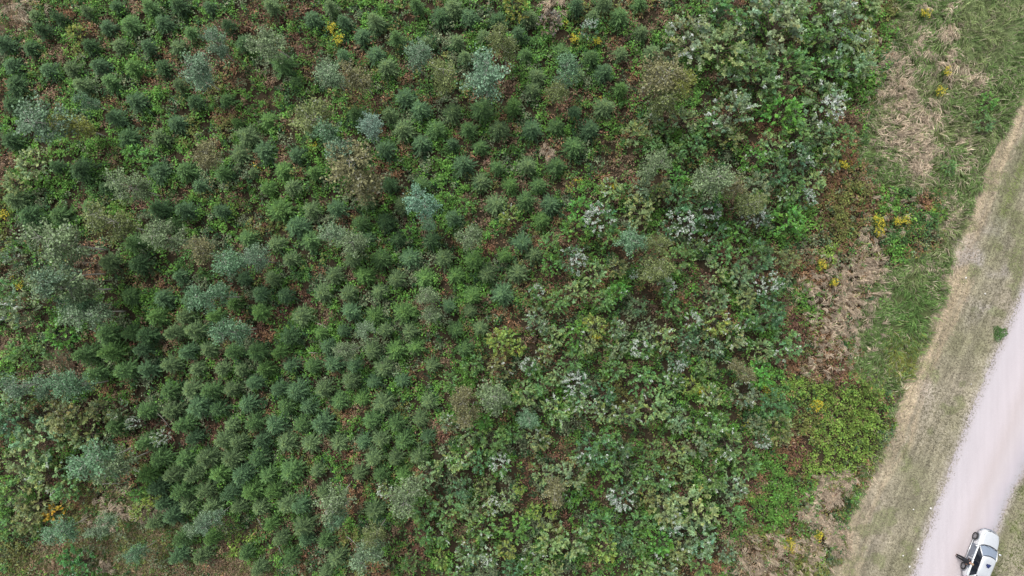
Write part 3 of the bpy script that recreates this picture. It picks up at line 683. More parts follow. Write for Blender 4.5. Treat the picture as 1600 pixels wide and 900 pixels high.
# ------------------------------------------------------------------ undergrowth
PAL = {
 'bright': (0.125, 0.275, 0.050), 'green': (0.085, 0.185, 0.052), 'dark': (0.040, 0.105, 0.040), 'rust': (0.30, 0.175, 0.095), 'redb': (0.21, 0.115, 0.08),
 'olive': (0.17, 0.19, 0.055), 'pale': (0.19, 0.24, 0.13), 'straw': (0.40, 0.32, 0.21), 'yellow': (0.52, 0.44, 0.04), 'brown': (0.10, 0.075, 0.05), 'tan': (0.27, 0.19, 0.12), 'lime': (0.18, 0.285, 0.055)}
KEYS = list(PAL); PC = np.array([PAL[k_] for k_ in KEYS]); KI = {k_: i for i, k_ in enumerate(KEYS)}
PATCH = [ # px, py, r, kind
 (135,38,16,'rust'),(110,25,14,'rust'),(85,75,14,'tan'),(80,62,12,'rust'),(120,80,14,'olive'),(20,15,22,'tan'),(30,40,18,'tan'),(65,60,10,'straw'),(150,45,10,'rust'),(60,5,12,'olive'),
 (255,85,10,'rust'),(262,92,10,'rust'),(235,130,14,'rust'),(320,130,20,'tan'),(365,120,20,'rust'),(340,140,20,'olive'),(375,185,12,'rust'),(360,175,14,'tan'),(240,165,22,'bright'),(250,150,16,'bright'),(90,110,18,'bright'),(110,205,20,'bright'),(195,195,20,'bright'),
 (470,60,12,'redb'),(472,82,12,'redb'),(440,35,10,'redb'),(400,120,16,'tan'),(425,130,14,'tan'),(520,20,18,'bright'),(525,62,12,'yellow'),(515,45,8,'yellow'),(530,55,7,'yellow'),(665,35,18,'bright'),(610,30,12,'green'),(545,80,10,'rust'),
 (300,190,20,'olive'),(350,195,20,'olive'),(345,185,12,'rust'),(280,210,20,'bright'),(300,215,18,'olive'),(330,230,14,'rust'),(345,225,10,'rust'),(310,250,14,'tan'),(395,250,12,'rust'),(405,240,12,'rust'),(415,275,10,'rust'),(408,268,7,'yellow'),(135,308,7,'rust'),
 (465,205,10,'lime'),(490,230,9,'yellow'),(455,205,12,'olive'),(585,160,12,'redb'),(580,145,14,'bright'),(590,190,10,'yellow'),(630,240,14,'rust'),(600,260,14,'rust'),(595,275,12,'redb'),(620,275,16,'rust'),(640,255,16,'bright'),(690,245,22,'bright'),(715,215,12,'rust'),(705,235,18,'green'),
 (800,145,12,'redb'),(880,165,9,'redb'),(870,175,8,'rust'),(975,100,16,'redb'),(990,120,18,'rust'),(1000,150,16,'redb'),(1010,90,12,'brown'),(975,60,18,'brown'),(965,70,14,'rust'),(985,25,16,'rust'),(1000,15,14,'olive'),
 (885,45,7,'yellow'),(898,60,8,'yellow'),(930,63,6,'yellow'),(918,75,6,'yellow'),(938,150,6,'yellow'),(965,215,9,'yellow'),(950,220,9,'lime'),(895,285,9,'yellow'),(958,293,7,'yellow'),(860,235,20,'rust'),(845,240,18,'tan'),(870,240,12,'rust'),
 (905,25,22,'olive'),(950,200,20,'bright'),(950,20,20,'olive'),(850,60,18,'bright'),(845,90,22,'bright'),(835,75,22,'green'),(910,110,12,'bright'),
 (630,345,12,'redb'),(640,350,10,'brown'),(695,325,14,'bright'),(805,355,14,'rust'),(770,385,14,'rust'),(760,390,12,'rust'),(800,340,10,'brown'),(710,400,8,'rust'),(700,455,10,'rust'),(695,440,10,'rust'),(570,450,12,'redb'),(845,380,12,'rust'),(860,375,10,'redb'),(890,370,14,'rust'),(895,350,10,'tan'),
 (420,485,16,'rust'),(410,515,16,'redb'),(425,520,12,'rust'),(440,490,14,'redb'),(425,560,8,'rust'),(420,440,8,'rust'),(465,450,14,'rust'),(475,470,14,'redb'),(470,480,12,'brown'),(330,505,8,'tan'),(470,425,14,'green'),(480,500,18,'bright'),(560,495,16,'bright'),(525,520,18,'bright'),
 (670,560,16,'rust'),(635,560,14,'bright'),(640,585,12,'rust'),(770,510,14,'rust'),(785,490,16,'rust'),(800,505,16,'rust'),(780,520,12,'redb'),(670,535,12,'rust'),(700,545,10,'tan'),(680,575,10,'rust'),
 (560,640,14,'tan'),(540,645,14,'rust'),(520,650,14,'olive'),(580,620,16,'rust'),(630,640,14,'olive'),(545,705,16,'rust'),(530,710,12,'redb'),(555,760,20,'rust'),(560,775,20,'rust'),(550,790,18,'rust'),(575,740,10,'tan'),(650,745,12,'rust'),(645,755,12,'rust'),(655,735,12,'rust'),(690,685,10,'redb'),(490,725,10,'rust'),(480,720,12,'olive'),
 (235,545,10,'olive'),(120,575,24,'tan'),(95,560,20,'tan'),(80,575,18,'straw'),(100,545,14,'rust'),(170,605,12,'rust'),(135,645,20,'redb'),(140,655,14,'brown'),(150,600,10,'olive'),(240,655,24,'brown'),(260,670,22,'redb'),(280,685,20,'redb'),(330,675,22,'redb'),(340,665,16,'redb'),(270,635,10,'brown'),(210,690,22,'tan'),(220,705,22,'rust'),(215,720,20,'olive'),(205,740,18,'rust'),
 (150,790,40,'olive'),(180,800,40,'straw'),(130,830,40,'olive'),(160,850,40,'tan'),(235,800,20,'tan'),(250,790,18,'straw'),(200,840,36,'olive'),(60,870,36,'tan'),(30,865,30,'olive'),(90,850,30,'tan'),(130,785,22,'rust'),(250,860,40,'olive'),(300,875,40,'tan'),(230,890,30,'tan'),(350,885,40,'tan'),(400,890,30,'tan'),(160,880,14,'straw'),
 (370,850,20,'lime'),(380,855,10,'rust'),(360,800,20,'bright'),(385,840,20,'lime'),(400,870,16,'bright'),(300,835,18,'bright'),(470,870,14,'rust'),(475,890,10,'rust'),(550,840,20,'olive'),(560,880,20,'olive'),(590,890,20,'rust'),
 (35,440,9,'yellow'),(30,452,8,'yellow'),(27,434,6,'yellow'),(10,335,14,'yellow'),(5,355,12,'lime'),(15,310,16,'olive'),(10,370,16,'olive'),(20,330,14,'lime'),(70,380,30,'green'),
 (25,360,10,'brown'),(170,340,24,'olive'),(190,360,24,'olive'),(150,420,20,'rust'),(130,415,24,'brown'),(130,395,18,'tan'),(195,470,24,'bright'),(175,465,14,'bright'),(190,330,18,'bright'),(220,355,14,'bright'),(210,375,18,'green'),(215,320,12,'redb'),
 (200,320,14,'lime'),(90,285,24,'bright'),(60,235,30,'bright'),(40,215,22,'bright'),(110,245,26,'bright'),(180,215,24,'bright'),(160,260,22,'bright'),(150,290,20,'green'),(350,260,22,'bright'),(360,330,20,'lime'),(350,350,18,'bright'),(365,360,18,'bright'),(440,355,20,'olive'),(395,365,18,'olive'),(330,420,18,'green'),(290,410,20,'green'),
 (960,380,20,'rust'),(980,395,18,'rust'),(1040,385,20,'rust'),(1060,400,20,'rust'),(1030,380,14,'redb'),(1095,430,18,'redb'),(1110,435,20,'redb'),(1140,400,22,'rust'),(1170,430,20,'redb'),(1035,400,10,'yellow'),(1040,385,8,'yellow'),(940,440,16,'rust'),(1000,340,22,'brown'),(950,275,22,'brown'),(940,285,18,'rust'),(1035,270,12,'rust'),(960,260,16,'tan'),(1010,350,20,'bright'),(1070,300,18,'olive'),(910,420,14,'redb'),
 (835,530,22,'brown'),(850,545,18,'rust'),(875,570,16,'redb'),(865,580,12,'redb'),(960,600,22,'olive'),(985,600,24,'brown'),(975,625,20,'olive'),(1005,610,18,'redb'),(1010,485,28,'brown'),(1040,490,22,'tan'),(1025,510,20,'brown'),(1090,470,20,'redb'),(1120,490,18,'redb'),(1135,495,14,'rust'),(1065,470,12,'rust'),(930,525,8,'yellow'),(1100,535,8,'yellow'),(1095,610,10,'yellow'),(1165,665,9,'yellow'),(1195,595,18,'lime'),(1195,610,14,'yellow'),(1200,620,12,'lime'),
 (920,645,18,'redb'),(1000,645,22,'brown'),(830,695,10,'redb'),(825,775,12,'redb'),(815,790,14,'redb'),(855,790,12,'rust'),(930,755,14,'redb'),(1035,745,16,'rust'),(1050,735,24,'olive'),(1060,770,14,'redb'),(1010,715,14,'rust'),(880,815,18,'redb'),(870,830,18,'olive'),(1050,880,20,'olive'),(1080,880,18,'rust'),(1000,890,16,'olive'),
 (1100,890,20,'tan'),(1115,880,16,'rust'),(1170,790,18,'redb'),(1155,780,12,'rust'),(1170,775,12,'lime'),(1142,758,7,'yellow'),(1150,790,20,'rust'),(1190,740,12,'rust'),(1180,720,20,'bright'),(1220,735,30,'bright'),(1240,720,20,'rust'),(1235,690,20,'rust'),(1225,770,24,'bright'),(1200,800,30,'bright'),(1210,830,20,'bright'),
 (1185,850,30,'olive'),(1160,860,30,'tan'),(1220,870,34,'tan'),(1180,885,30,'straw'),(1255,880,30,'olive'),
 (1235,852,9,'yellow'),(1230,845,8,'yellow'),(1278,835,7,'yellow'),(1283,845,5,'yellow'),(1270,850,14,'straw'),
 (1370,345,10,'yellow'),(1375,355,8,'yellow'),(1368,360,8,'yellow'),(1402,345,8,'yellow'),(1413,343,6,'yellow'),(1460,330,10,'lime'),(1452,325,5,'yellow'),(1350,405,12,'lime'),(1283,413,9,'yellow'),(1300,410,8,'yellow'),(1303,440,7,'yellow'),(1318,257,7,'yellow'),(1325,255,6,'yellow'),(1290,395,12,'lime'),(1265,330,8,'lime'),
 (1275,630,12,'yellow'),(1270,625,8,'yellow'),(1210,615,10,'yellow'),
 (1250,600,26,'lime'),(1290,620,30,'lime'),(1330,640,36,'lime'),(1350,610,26,'lime'),(1300,680,40,'lime'),(1340,690,34,'lime'),(1360,660,26,'lime'),(1270,720,30,'lime'),(1310,720,28,'lime'),(1250,660,24,'olive'),
 (1290,300,28,'rust'),(1310,340,34,'olive'),(1300,280,26,'rust'),(1250,350,26,'bright'),(1270,290,20,'redb'),(1330,300,24,'olive'),(1340,330,24,'rust'),(1390,310,24,'bright'),(1400,370,26,'green'),(1440,340,20,'green'),(1420,300,24,'green'),(1440,315,16,'rust'),(1400,395,20,'bright'),
 (1270,430,24,'rust'),(1240,420,18,'rust'),(1300,460,30,'tan'),(1340,440,30,'straw'),(1320,490,28,'straw'),(1290,510,28,'tan'),(1240,510,24,'redb'),(1240,540,22,'redb'),(1290,560,28,'rust'),(1285,530,22,'rust'),(1310,585,22,'redb'),(1330,580,14,'rust'),(1260,480,22,'bright'),(1340,400,20,'straw'),(1360,420,20,'straw'),(1340,555,14,'rust'),(1240,570,20,'rust'),(1270,570,22,'tan'),
 (1340,40,16,'rust'),(1370,60,16,'redb'),(1380,50,16,'bright'),(1390,20,16,'olive'),(1345,65,14,'lime'),(1375,30,16,'bright'),(1420,18,9,'rust'),(1400,40,10,'rust'),(1310,180,22,'rust'),(1320,200,22,'redb'),(1360,130,18,'bright'),(1380,135,14,'rust'),(1350,150,18,'bright'),(1330,185,18,'tan'),(1350,230,20,'green'),(1300,215,20,'olive'),(1200,195,22,'redb'),(1190,210,24,'rust'),(1320,230,22,'rust'),(1180,240,22,'brown'),
 (1215,600,18,'green'),(1225,640,18,'green'),(1210,660,20,'bright'),(1250,700,20,'redb'),(1210,480,14,'green'),
]
def undergrowth():
    X0, X1, Y0, Y1 = -45.5, 35.5, -27, 27
    n = int((X1 - X0) * (Y1 - Y0) * 42)
    x = rng.uniform(X0, X1, n); y = rng.uniform(Y0, Y1, n); px, py = px_of(x, y)
    lim = xat(L_UNDER, py) + (fbm(x, y, 1.2, 3) - 0.5) * 40
    keep = px < lim
    dens = np.clip(fbm(x, y, 1.0, 51) * 2.6 - 0.25, 0.22, 1) * np.clip(vnoise(x, y, 0.42, 53) * 3.2 - 0.80, 0.12, 1.3)
    clear = np.exp(-(((px - 190) / 120) ** 2 + ((py - 835) / 55) ** 2))
    edge_x = xat([(1380, -50), (1330, 220), (1240, 320), (1235, 560), (1195, 640), (1180, 760), (1140, 900)], py)
    dens = np.where((px > edge_x - 20) & (np.hypot(px - 1310, py - 670) > 78), np.clip(dens * 1.3 + 0.42, 0, 1), np.where(px > edge_x, dens * 1.25 + 0.12, dens))
    keep &= rng.random(n) < np.clip(dens + 0.25 * clear, 0, 1)
    x, y, px, py = x[keep], y[keep], px[keep], py[keep]; n = len(x)
    # base kinds by noise
    a = fbm(x, y, 2.4, 61) + rng.normal(0, 0.09, n); b = fbm(x, y, 1.6, 71) + rng.normal(0, 0.07, n)
    T = np.full(n, KI['green'])
    T[a > 0.48] = KI['bright']; T[a < 0.41] = KI['olive']; T[a < 0.36] = KI['rust']; T[a < 0.27] = KI['redb']
    T[(b > 0.60)] = KI['dark']; T[(b > 0.67)] = KI['pale']; T[b < 0.36] = KI['green']; T[(b < 0.31)] = KI['tan']
    edge = (px > xat([(1380, -50), (1330, 220), (1240, 320), (1235, 560), (1195, 640), (1180, 760), (1140, 900)][::1], py))
    e = rng.random(n)
    T = np.where(edge & (e < 0.12), KI['rust'], T); T = np.where(edge & (e > 0.85), KI['tan'], T); T = np.where(edge & (e > 0.66) & (e < 0.8), KI['olive'], T); T = np.where(edge & (e > 0.6) & (e < 0.66), KI['pale'], T); T = np.where(edge & (e > 0.95), KI['straw'], T)
    for (qx, qy, qr, kd) in PATCH:
        d = np.hypot(px - qx, py - qy) / qr * (0.75 + 0.5 * vnoise(x, y, 0.5, 5)); pr = np.clip(1.35 - d, 0, 1) * (0.45 if kd == 'yellow' else 0.8)
        T = np.where(rng.random(n) < pr, KI[kd], T)
    yel = T == KI['yellow']
    T[yel & (rng.random(n) < 0.45)] = KI['lime']
    cl = np.exp(-(((px - 190) / 120) ** 2 + ((py - 835) / 55) ** 2)); T = np.where((rng.random(n) < cl * 0.5) & (T != KI['yellow']), np.where(vnoise(x, y, 0.8, 77) > 0.5, KI['green'], KI['pale']), T)
    ht = np.clip(rng.gamma(3.0, 0.14, n), 0.08, 1.15) * np.where(np.isin(T, [KI['rust'], KI['redb'], KI['brown'], KI['straw'], KI['tan']]), 0.7, 1.0)
    ht = ht * (0.7 + 0.8 * fbm(x, y, 1.0, 81)) * (1 - 0.5 * clear[keep])
    sz = rng.uniform(0.75, 1.4, n)
    P = []; D = []; Lh = []; Wd = []; C = []
    for nl in range(9):
        az = rng.uniform(0, 6.283, n); rr = rng.uniform(0.0, 0.16, n) * sz
        lay = rng.random(n)
        p = np.stack([x + np.cos(az) * rr, y + np.sin(az) * rr, ht * (0.55 + 0.45 * lay)], -1)
        d = np.stack([np.cos(az), np.sin(az), rng.normal(0.1, 0.35, n)], -1)
        narrow = np.isin(T, [KI['rust'], KI['straw'], KI['tan'], KI['redb']])
        l = rng.uniform(0.08, 0.17, n) * sz * np.where(narrow, 1.25, 1.0); l = np.where(T == KI['yellow'], 0.09, l)
        P.append(p); D.append(d); Lh.append(l); Wd.append(l * np.where(narrow, 0.32, 0.66))
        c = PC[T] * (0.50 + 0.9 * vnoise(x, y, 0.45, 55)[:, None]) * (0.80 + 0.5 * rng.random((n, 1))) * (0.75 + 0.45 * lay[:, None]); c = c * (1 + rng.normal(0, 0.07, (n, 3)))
        C.append(np.concatenate([np.clip(c, 0, 1), np.zeros((n, 1))], 1))
    V = leaves(np.concatenate(P), np.concatenate(D), np.concatenate(Lh), np.concatenate(Wd), roll=0.45, cup=0.05)
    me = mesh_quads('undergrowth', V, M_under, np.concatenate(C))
    tag(link('undergrowth', me), 'bramble, bracken and low herbs in greens and rust covering the ground between the trees', 'undergrowth', None, 'stuff')
    print('undergrowth leaves', len(V))
undergrowth()

# ------------------------------------------------------------------ long and short grass
def blades(name, x, y, az, L_, Wd, lift, col, label, cat, z0=0.0, bend=0.5):
    n = len(x); d = np.stack([np.cos(az), np.sin(az), np.zeros(n)], -1)
    side = np.stack([-np.sin(az), np.cos(az), np.zeros(n)], -1) * (Wd[:, None] / 2)
    p0 = np.stack([x, y, np.full(n, z0)], -1)
    p1 = p0 + d * (L_ * 0.45)[:, None] + np.stack([np.zeros(n), np.zeros(n), lift], -1)
    p2 = p0 + d * L_[:, None] + np.stack([np.zeros(n), np.zeros(n), lift * bend], -1)
    V = np.concatenate([np.stack([p0 - side, p0 + side, p1 + side, p1 - side], 1), np.stack([p1 - side, p1 + side, p2 + side * 0.2, p2 - side * 0.2], 1)])
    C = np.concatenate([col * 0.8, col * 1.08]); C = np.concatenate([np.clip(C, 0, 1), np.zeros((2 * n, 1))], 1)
    tag(link(name, mesh_quads(name, V, M_grass, C)), label, cat, None, 'stuff')

def long_grass():
    nt_ = 15000; K = 14; n = nt_ * K
    cx = rng.uniform(1290, 1640, nt_); cy = rng.uniform(-60, 960, nt_)
    px = np.repeat(cx, K) + rng.normal(0, 1.2, n); py = np.repeat(cy, K) + rng.normal(0, 1.2, n)
    tb = np.repeat(rng.uniform(0.5, 1.35, nt_), K); ta = np.repeat(rng.normal(0, 0.55, nt_), K); tr = np.repeat(rng.random(nt_), K)
    lo = xat(L_UNDER, py) - 12; hi = xat(L_SHORT, py) + (fbm(px / S, py / S, 0.9, 2) - 0.5) * 10
    top = (py < 95) & (px > 1500)
    keep = (px > lo) & (px < hi) & ~(top & (rng.random(n) < 0.6))
    # tufts
    x, y = (px - 800) / S, (450 - py) / S
    keep &= rng.random(n) < np.clip(fbm(x, y, 1.3, 91) * 1.8 - 0.2, 0.15, 1)
    px, py, x, y, tb, ta, tr = px[keep], py[keep], x[keep], y[keep], tb[keep], ta[keep], tr[keep]; n = len(x)
    T = np.full(n, 0)
    a = fbm(x, y, 2.2, 95)
    gr = np.array([0.225, 0.345, 0.115]); g2 = np.array([0.30, 0.375, 0.155]); st = np.array([0.68, 0.56, 0.42]); gy = np.array([0.46, 0.41, 0.29])
    pst = np.clip(fbm(x, y, 0.8, 191) - 0.5, 0, 1) * 1.0 * (px > 1380) * (px < 1500)
    for (qx, qy, qr, s_) in [(1412,215,46,0.85),(1440,180,34,0.8),(1385,200,36,0.7),(1430,255,32,0.95),(1450,230,24,0.95),(1400,160,40,0.5),(1485,105,22,1.1),(1478,50,18,0.9),(1505,115,20,0.7),(1480,95,20,0.9),(1440,60,26,0.5),(1420,110,28,0.6),(1520,130,26,0.5),(1355,415,24,0.8),(1350,470,18,0.6),(1370,440,16,0.5),(1500,240,30,0.25),(1480,340,26,0.35),(1375,740,24,0.7)]:
        pst = np.maximum(pst, s_ * np.clip(1.25 - np.hypot(px - qx, py - qy) / qr, 0, 1))
    r = np.clip(tr + rng.normal(0, 0.08, n), 0, 1)
    col = np.where((a > 0.5)[:, None], g2, gr); col = np.where((rng.random(n) < 0.20)[:, None], gy, col)
    col = np.where((r < pst)[:, None], st, col)
    # strong green pool in the middle of the verge
    gm = np.exp(-(((px - 1420) / 42) ** 2 + ((py - 490) / 46) ** 2))
    col = np.where((rng.random(n) < gm * 0.8)[:, None], np.array([0.17, 0.315, 0.085]), col)
    gm = np.exp(-(((px - 1410) / 26) ** 2 + ((py - 560) / 30) ** 2)) 
    col = np.where((rng.random(n) < gm * 0.7)[:, None], np.array([0.33, 0.36, 0.09]), col)
    col = col * (0.7 + 0.5 * rng.random((n, 1))) * tb[:, None]
    az = (fbm(x, y, 2.6, 97) - 0.5) * 7.0 - 0.9 + ta + rng.normal(0, 0.30, n)
    L_ = rng.uniform(0.3, 0.85, n) * (1 + 0.35 * (r < pst)); lift = rng.uniform(0.12, 0.5, n)
    blades('long_grass', x, y, az, L_, rng.uniform(0.022, 0.045, n), lift, col, 'tall wind-combed grass, green with straw-coloured tufts, between thicket and mown verge', 'grass')
long_grass()

def straw_tufts():
    n = 16000; xs = []; ys = []
    for (qx, qy, qr, m_) in [(1285,762,22,1500),(1315,748,14,900),(1298,775,14,700),(1272,808,16,900),(1300,828,18,1500),(1310,850,12,700),(1255,800,14,400),(1265,870,36,1000),(1325,470,44,1500),(1350,420,26,1100),(1300,540,44,1300),(1300,430,40,1000),(1185,880,40,1100),(1215,850,34,800),(1290,500,40,900),(1260,450,30,400),(1400,330,40,400),(1350,370,34,500),(180,800,34,900),(245,792,16,500),(40,10,26,700),(1380,100,30,900),(1395,145,24,900),(860,10,20,600),(165,880,12,300),(855,242,14,300)]:
        k_ = max(6, m_ // 22); a_ = rng.normal(qx, qr * 0.6, k_); b_ = rng.normal(qy, qr * 0.5, k_)
        xs.append(np.repeat(a_, 13) + rng.normal(0, 1.1, k_ * 13)); ys.append(np.repeat(b_, 13) + rng.normal(0, 1.1, k_ * 13))
    px = np.concatenate(xs); py = np.concatenate(ys); n = len(px); tb = np.repeat(rng.uniform(0.6, 1.25, n // 13), 13)[:, None]; ta = np.repeat(rng.normal(0, 0.8, n // 13), 13)
    x, y = (px - 800) / S, (450 - py) / S
    col = np.array([0.68, 0.56, 0.42]) * (0.65 + 0.5 * rng.random((n, 1))) * tb
    az = (fbm(x, y, 1.6, 197) - 0.5) * 5 - 0.9 + ta + rng.normal(0, 0.35, n)
    blades('dry_grass', x, y, az, rng.uniform(0.25, 0.6, n), rng.uniform(0.02, 0.04, n), rng.uniform(0.15, 0.4, n), col, 'bleached dry grass tufts lying over the herbs at the edge of the thicket', 'dry grass', z0=0.35)
straw_tufts()

def clearing_grass():
    nt_ = 3800; K = 12; n = nt_ * K
    cx = np.concatenate([rng.normal(200, 75, nt_ // 2), rng.uniform(-20, 480, nt_ - nt_ // 2)]); cy = np.concatenate([rng.normal(835, 32, nt_ // 2), rng.normal(885, 14, nt_ - nt_ // 2)])
    px = np.repeat(cx, K) + rng.normal(0, 1.5, n); py = np.repeat(cy, K) + rng.normal(0, 1.5, n); x, y = (px - 800) / S, (450 - py) / S
    t_ = np.repeat(rng.random(nt_), K)[:, None]
    col = np.where(t_ < 0.35, np.array([0.42, 0.33, 0.22]), np.where(t_ < 0.85, np.array([0.21, 0.25, 0.09]), np.array([0.26, 0.17, 0.10]))) * (0.6 + 0.7 * rng.random((n, 1)))
    az = np.repeat(rng.uniform(0, 6.283, nt_), K) + rng.normal(0, 0.9, n)
    blades('clearing_grass', x, y, az, rng.uniform(0.15, 0.42, n), rng.uniform(0.016, 0.03, n), rng.uniform(0.08, 0.3, n), col, 'thin olive and tan grass over the small clearing at the lower left', 'grass')
clearing_grass()

def short_grass():
    n = 130000
    px = rng.uniform(1270, 1720, n); py = rng.uniform(-60, 960, n)
    hi = xat(L_ROADL, py) + 7 + 9 * (rng.random(n) - 0.5); ok = (px > xat(L_SHORT, py) - 6) & (px < hi)
    ok |= (px > xat(L_ROADR, py) - 3 - 8 * (rng.random(n) ** 2)) | ((py < 100) & (px > 1480) & (px < xat(L_SHORT, py)))
    px, py = px[ok], py[ok]; n = len(px); x, y = (px - 800) / S, (450 - py) / S
    a = fbm(x, y, 2.6, 111)[:, None]
    col = np.array([0.38, 0.335, 0.26]) * (1 - a) + np.array([0.265, 0.25, 0.15]) * a
    u = px - xat(L_SHORT, py); w_ = np.interp(py, [0, 300, 450, 560, 700, 780, 900], [30, 34, 46, 40, 40, 34, 60])
    s_ = ((u < w_) & (u > -2) & (rng.random(n) < np.interp(py, [0, 600, 720, 900], [0.6, 0.5, 0.3, 0.25])) & (py > 130))[:, None]; col = np.where(s_, np.array([0.60, 0.49, 0.375]), col)
    t_ = ((py < 100) & (u < 0))[:, None]; col = np.where(t_, np.array([0.24, 0.30, 0.13]), col)
    rt = (px > xat(L_ROADR, py) - 4)[:, None]; col = np.where(rt & (fbm(x, y, 0.8, 7)[:, None] > 0.5), np.array([0.17, 0.20, 0.07]), col)
    for (qx, qy, qr) in [(1560, 521, 10), (1563, 515, 7)]:
        k_ = (np.hypot(px - qx, py - qy) < qr)[:, None]; col = np.where(k_, np.array([0.11, 0.22, 0.06]), col)
    ur = px * 0.927 + py * 0.375; al = py * 0.927 - px * 0.375
    stx = vnoise(ur / 3.2, al / 60, 1.0, 33) * 0.6 + vnoise(ur / 1.4, al / 25, 1.0, 37) * 0.4
    col = col * (0.62 + 0.5 * rng.random((n, 1))) * (0.62 + 0.85 * stx)[:, None] * (0.7 + 0.6 * fbm(x, y, 0.7, 39))[:, None]
    az = R(68) + rng.normal(0, 0.9, n) + 3.14159 * (rng.random(n) < 0.5)
    blades('short_grass', x, y, az, rng.uniform(0.06, 0.2, n), rng.uniform(0.018, 0.035, n), rng.uniform(0.015, 0.06, n), col, 'short mown grass, olive and straw, on the verges on both sides of the gravel road', 'grass')
    # green weed by the road is its own small plant
    m = 420; a = rng.uniform(0, 6.283, m); rr = rng.random(m) ** 0.7 * 0.46 * (1 + 0.35 * np.sin(3 * a + 1))
    x, y = W(1560, 521); P = np.stack([x + np.cos(a) * rr, y + np.sin(a) * rr * 1.2, 0.03 + rng.random(m) * 0.15], -1)
    D = np.stack([np.cos(a), np.sin(a), rng.uniform(0, 0.7, m)], -1)
    c = np.array([0.10, 0.20, 0.06]) * (0.7 + 0.6 * rng.random((m, 1)))
    P[:, 0] -= x; P[:, 1] -= y
    o = link('weed_clump', mesh_quads('weed', leaves(P, D, 0.12, 0.06), M_under, np.concatenate([c, np.zeros((m, 1))], 1))); o.location = (x, y, 0)
    tag(o, 'small round green weed clump on the verge right beside the gravel road', 'weed')
short_grass()

# ------------------------------------------------------------------ yellow goldenrod clumps
M_flower = simple('goldenrod_flowers', (0.58, 0.48, 0.03), 0.7, noise=0.3, scale=20)
def goldenrod(px, py, r_, label):
    x, y = W(px, py, 0.9); root = empty('goldenrod_clump', (x, y, 0), random.uniform(0, 6.28))
    g = np.random.default_rng(int(px * 7 + py)); ns = int(7 + r_ * 1.2)
    P = []; D = []; L_ = []; Wd = []; V = []; F = []; FP = []; FD = []; FI = []
    for i in range(ns):
        a = g.uniform(0, 6.28); q = math.sqrt(g.random()) * r_ / S * 0.85; hx, hy, hz = math.cos(a) * q, math.sin(a) * q, g.uniform(0.75, 1.1)
        tube([(hx * 0.5, hy * 0.5, 0), (hx * 0.85, hy * 0.85, hz * 0.6), (hx, hy, hz)], [0.008, 0.006, 0.004], 4, V, F)
        for k_ in range(26):
            f = g.uniform(0.3, 1.0); b = g.uniform(0, 6.28); P.append((hx * f, hy * f, hz * f)); D.append((math.cos(b), math.sin(b), g.normal(0.1, 0.3))); L_.append(g.uniform(0.08, 0.13)); Wd.append(0.035)
        b0 = g.uniform(0, 6.28)
        for k_ in range(9):
            b = b0 + g.normal(0, 1.2); t_ = g.random(); FI.append(i); FP.append((hx + math.cos(b) * 0.15 * t_, hy + math.sin(b) * 0.15 * t_, hz + 0.1 * (1 - t_) + 0.02)); FD.append((math.cos(b), math.sin(b), 0.3))
    n = len(P); c = np.tile([0.12, 0.19, 0.05, 0], (n, 1))
    link('stems', pydata('stems', V, F, M_stem, True), root)
    link('leaves', mesh_quads('leaves', leaves(np.array(P), np.array(D), np.array(L_), np.array(Wd)), M_under, c), root)
    FP, FD, FI = np.array(FP), np.array(FD), np.array(FI)
    for i in range(ns):
        k_ = FI == i; link('flower_head', mesh_quads('flower_head', leaves(FP[k_], FD[k_], 0.085, 0.045, roll=0.8), M_flower), root)
    tag(root, label, 'flowers', 'yellow goldenrod clumps')
M_stem = simple('green_stem', (0.12, 0.15, 0.05), 0.8)
for g_ in [(1371,346,11,'largest yellow goldenrod clump, on the strip between the thicket and the straw grass'),
           (1372,362,8,'goldenrod clump just below the largest yellow one on the edge strip'),
           (1402,346,7,'pair-forming smaller goldenrod clump right of the largest yellow one, left of the two'),
           (1414,343,6,'small goldenrod clump at the right end of the yellow row by the long grass'),
           (1283,413,8,'dull yellow goldenrod clump beside dry grass, left of the pale straw patch'),
           (1303,441,6,'small goldenrod clump below the dull yellow one in the rusty strip'),
           (1318,257,6,'small yellow flower tuft in the rusty strip left of the big straw grass'),
           (1276,632,10,'bright goldenrod clump at the top of the lime-green herb patch'),
           (1234,850,11,'ring-shaped yellow goldenrod clump near the bottom edge by the dry grass'),
           (1279,836,8,'narrow yellow goldenrod clump between dry tufts left of the mown verge'),
           (1480,112,6,'single yellow flower tuft in the long grass of the upper right'),
           (1470,142,8,'spread yellow-green flower clump above the big straw-coloured grass'),
           (1447,20,8,'pale yellow flower clump in the grass at the top edge'),
           (519,44,8,'upper one of the yellow flower clumps near the top left of the middle'),
           (530,60,10,'lower yellow flower clump above the young spruces, near the top'),
           (898,60,7,'yellow flowers left of the white-flecked sapling at the top'),
           (932,64,6,'yellow flowers right of the white-flecked sapling at the top'),
           (958,293,5,'single yellow tuft above the white-leaved saplings right of centre'),
           (30,446,7,'yellow flower clump at the left edge above the grey-green bush'),
           (8,335,8,'yellowish flower clump cut by the left edge'),
           (1096,611,8,'yellow-orange flower clump inside the lower right thicket'),
           (932,527,6,'orange-yellow tuft right below the yellow-green sapling')]:
    goldenrod(*g_)

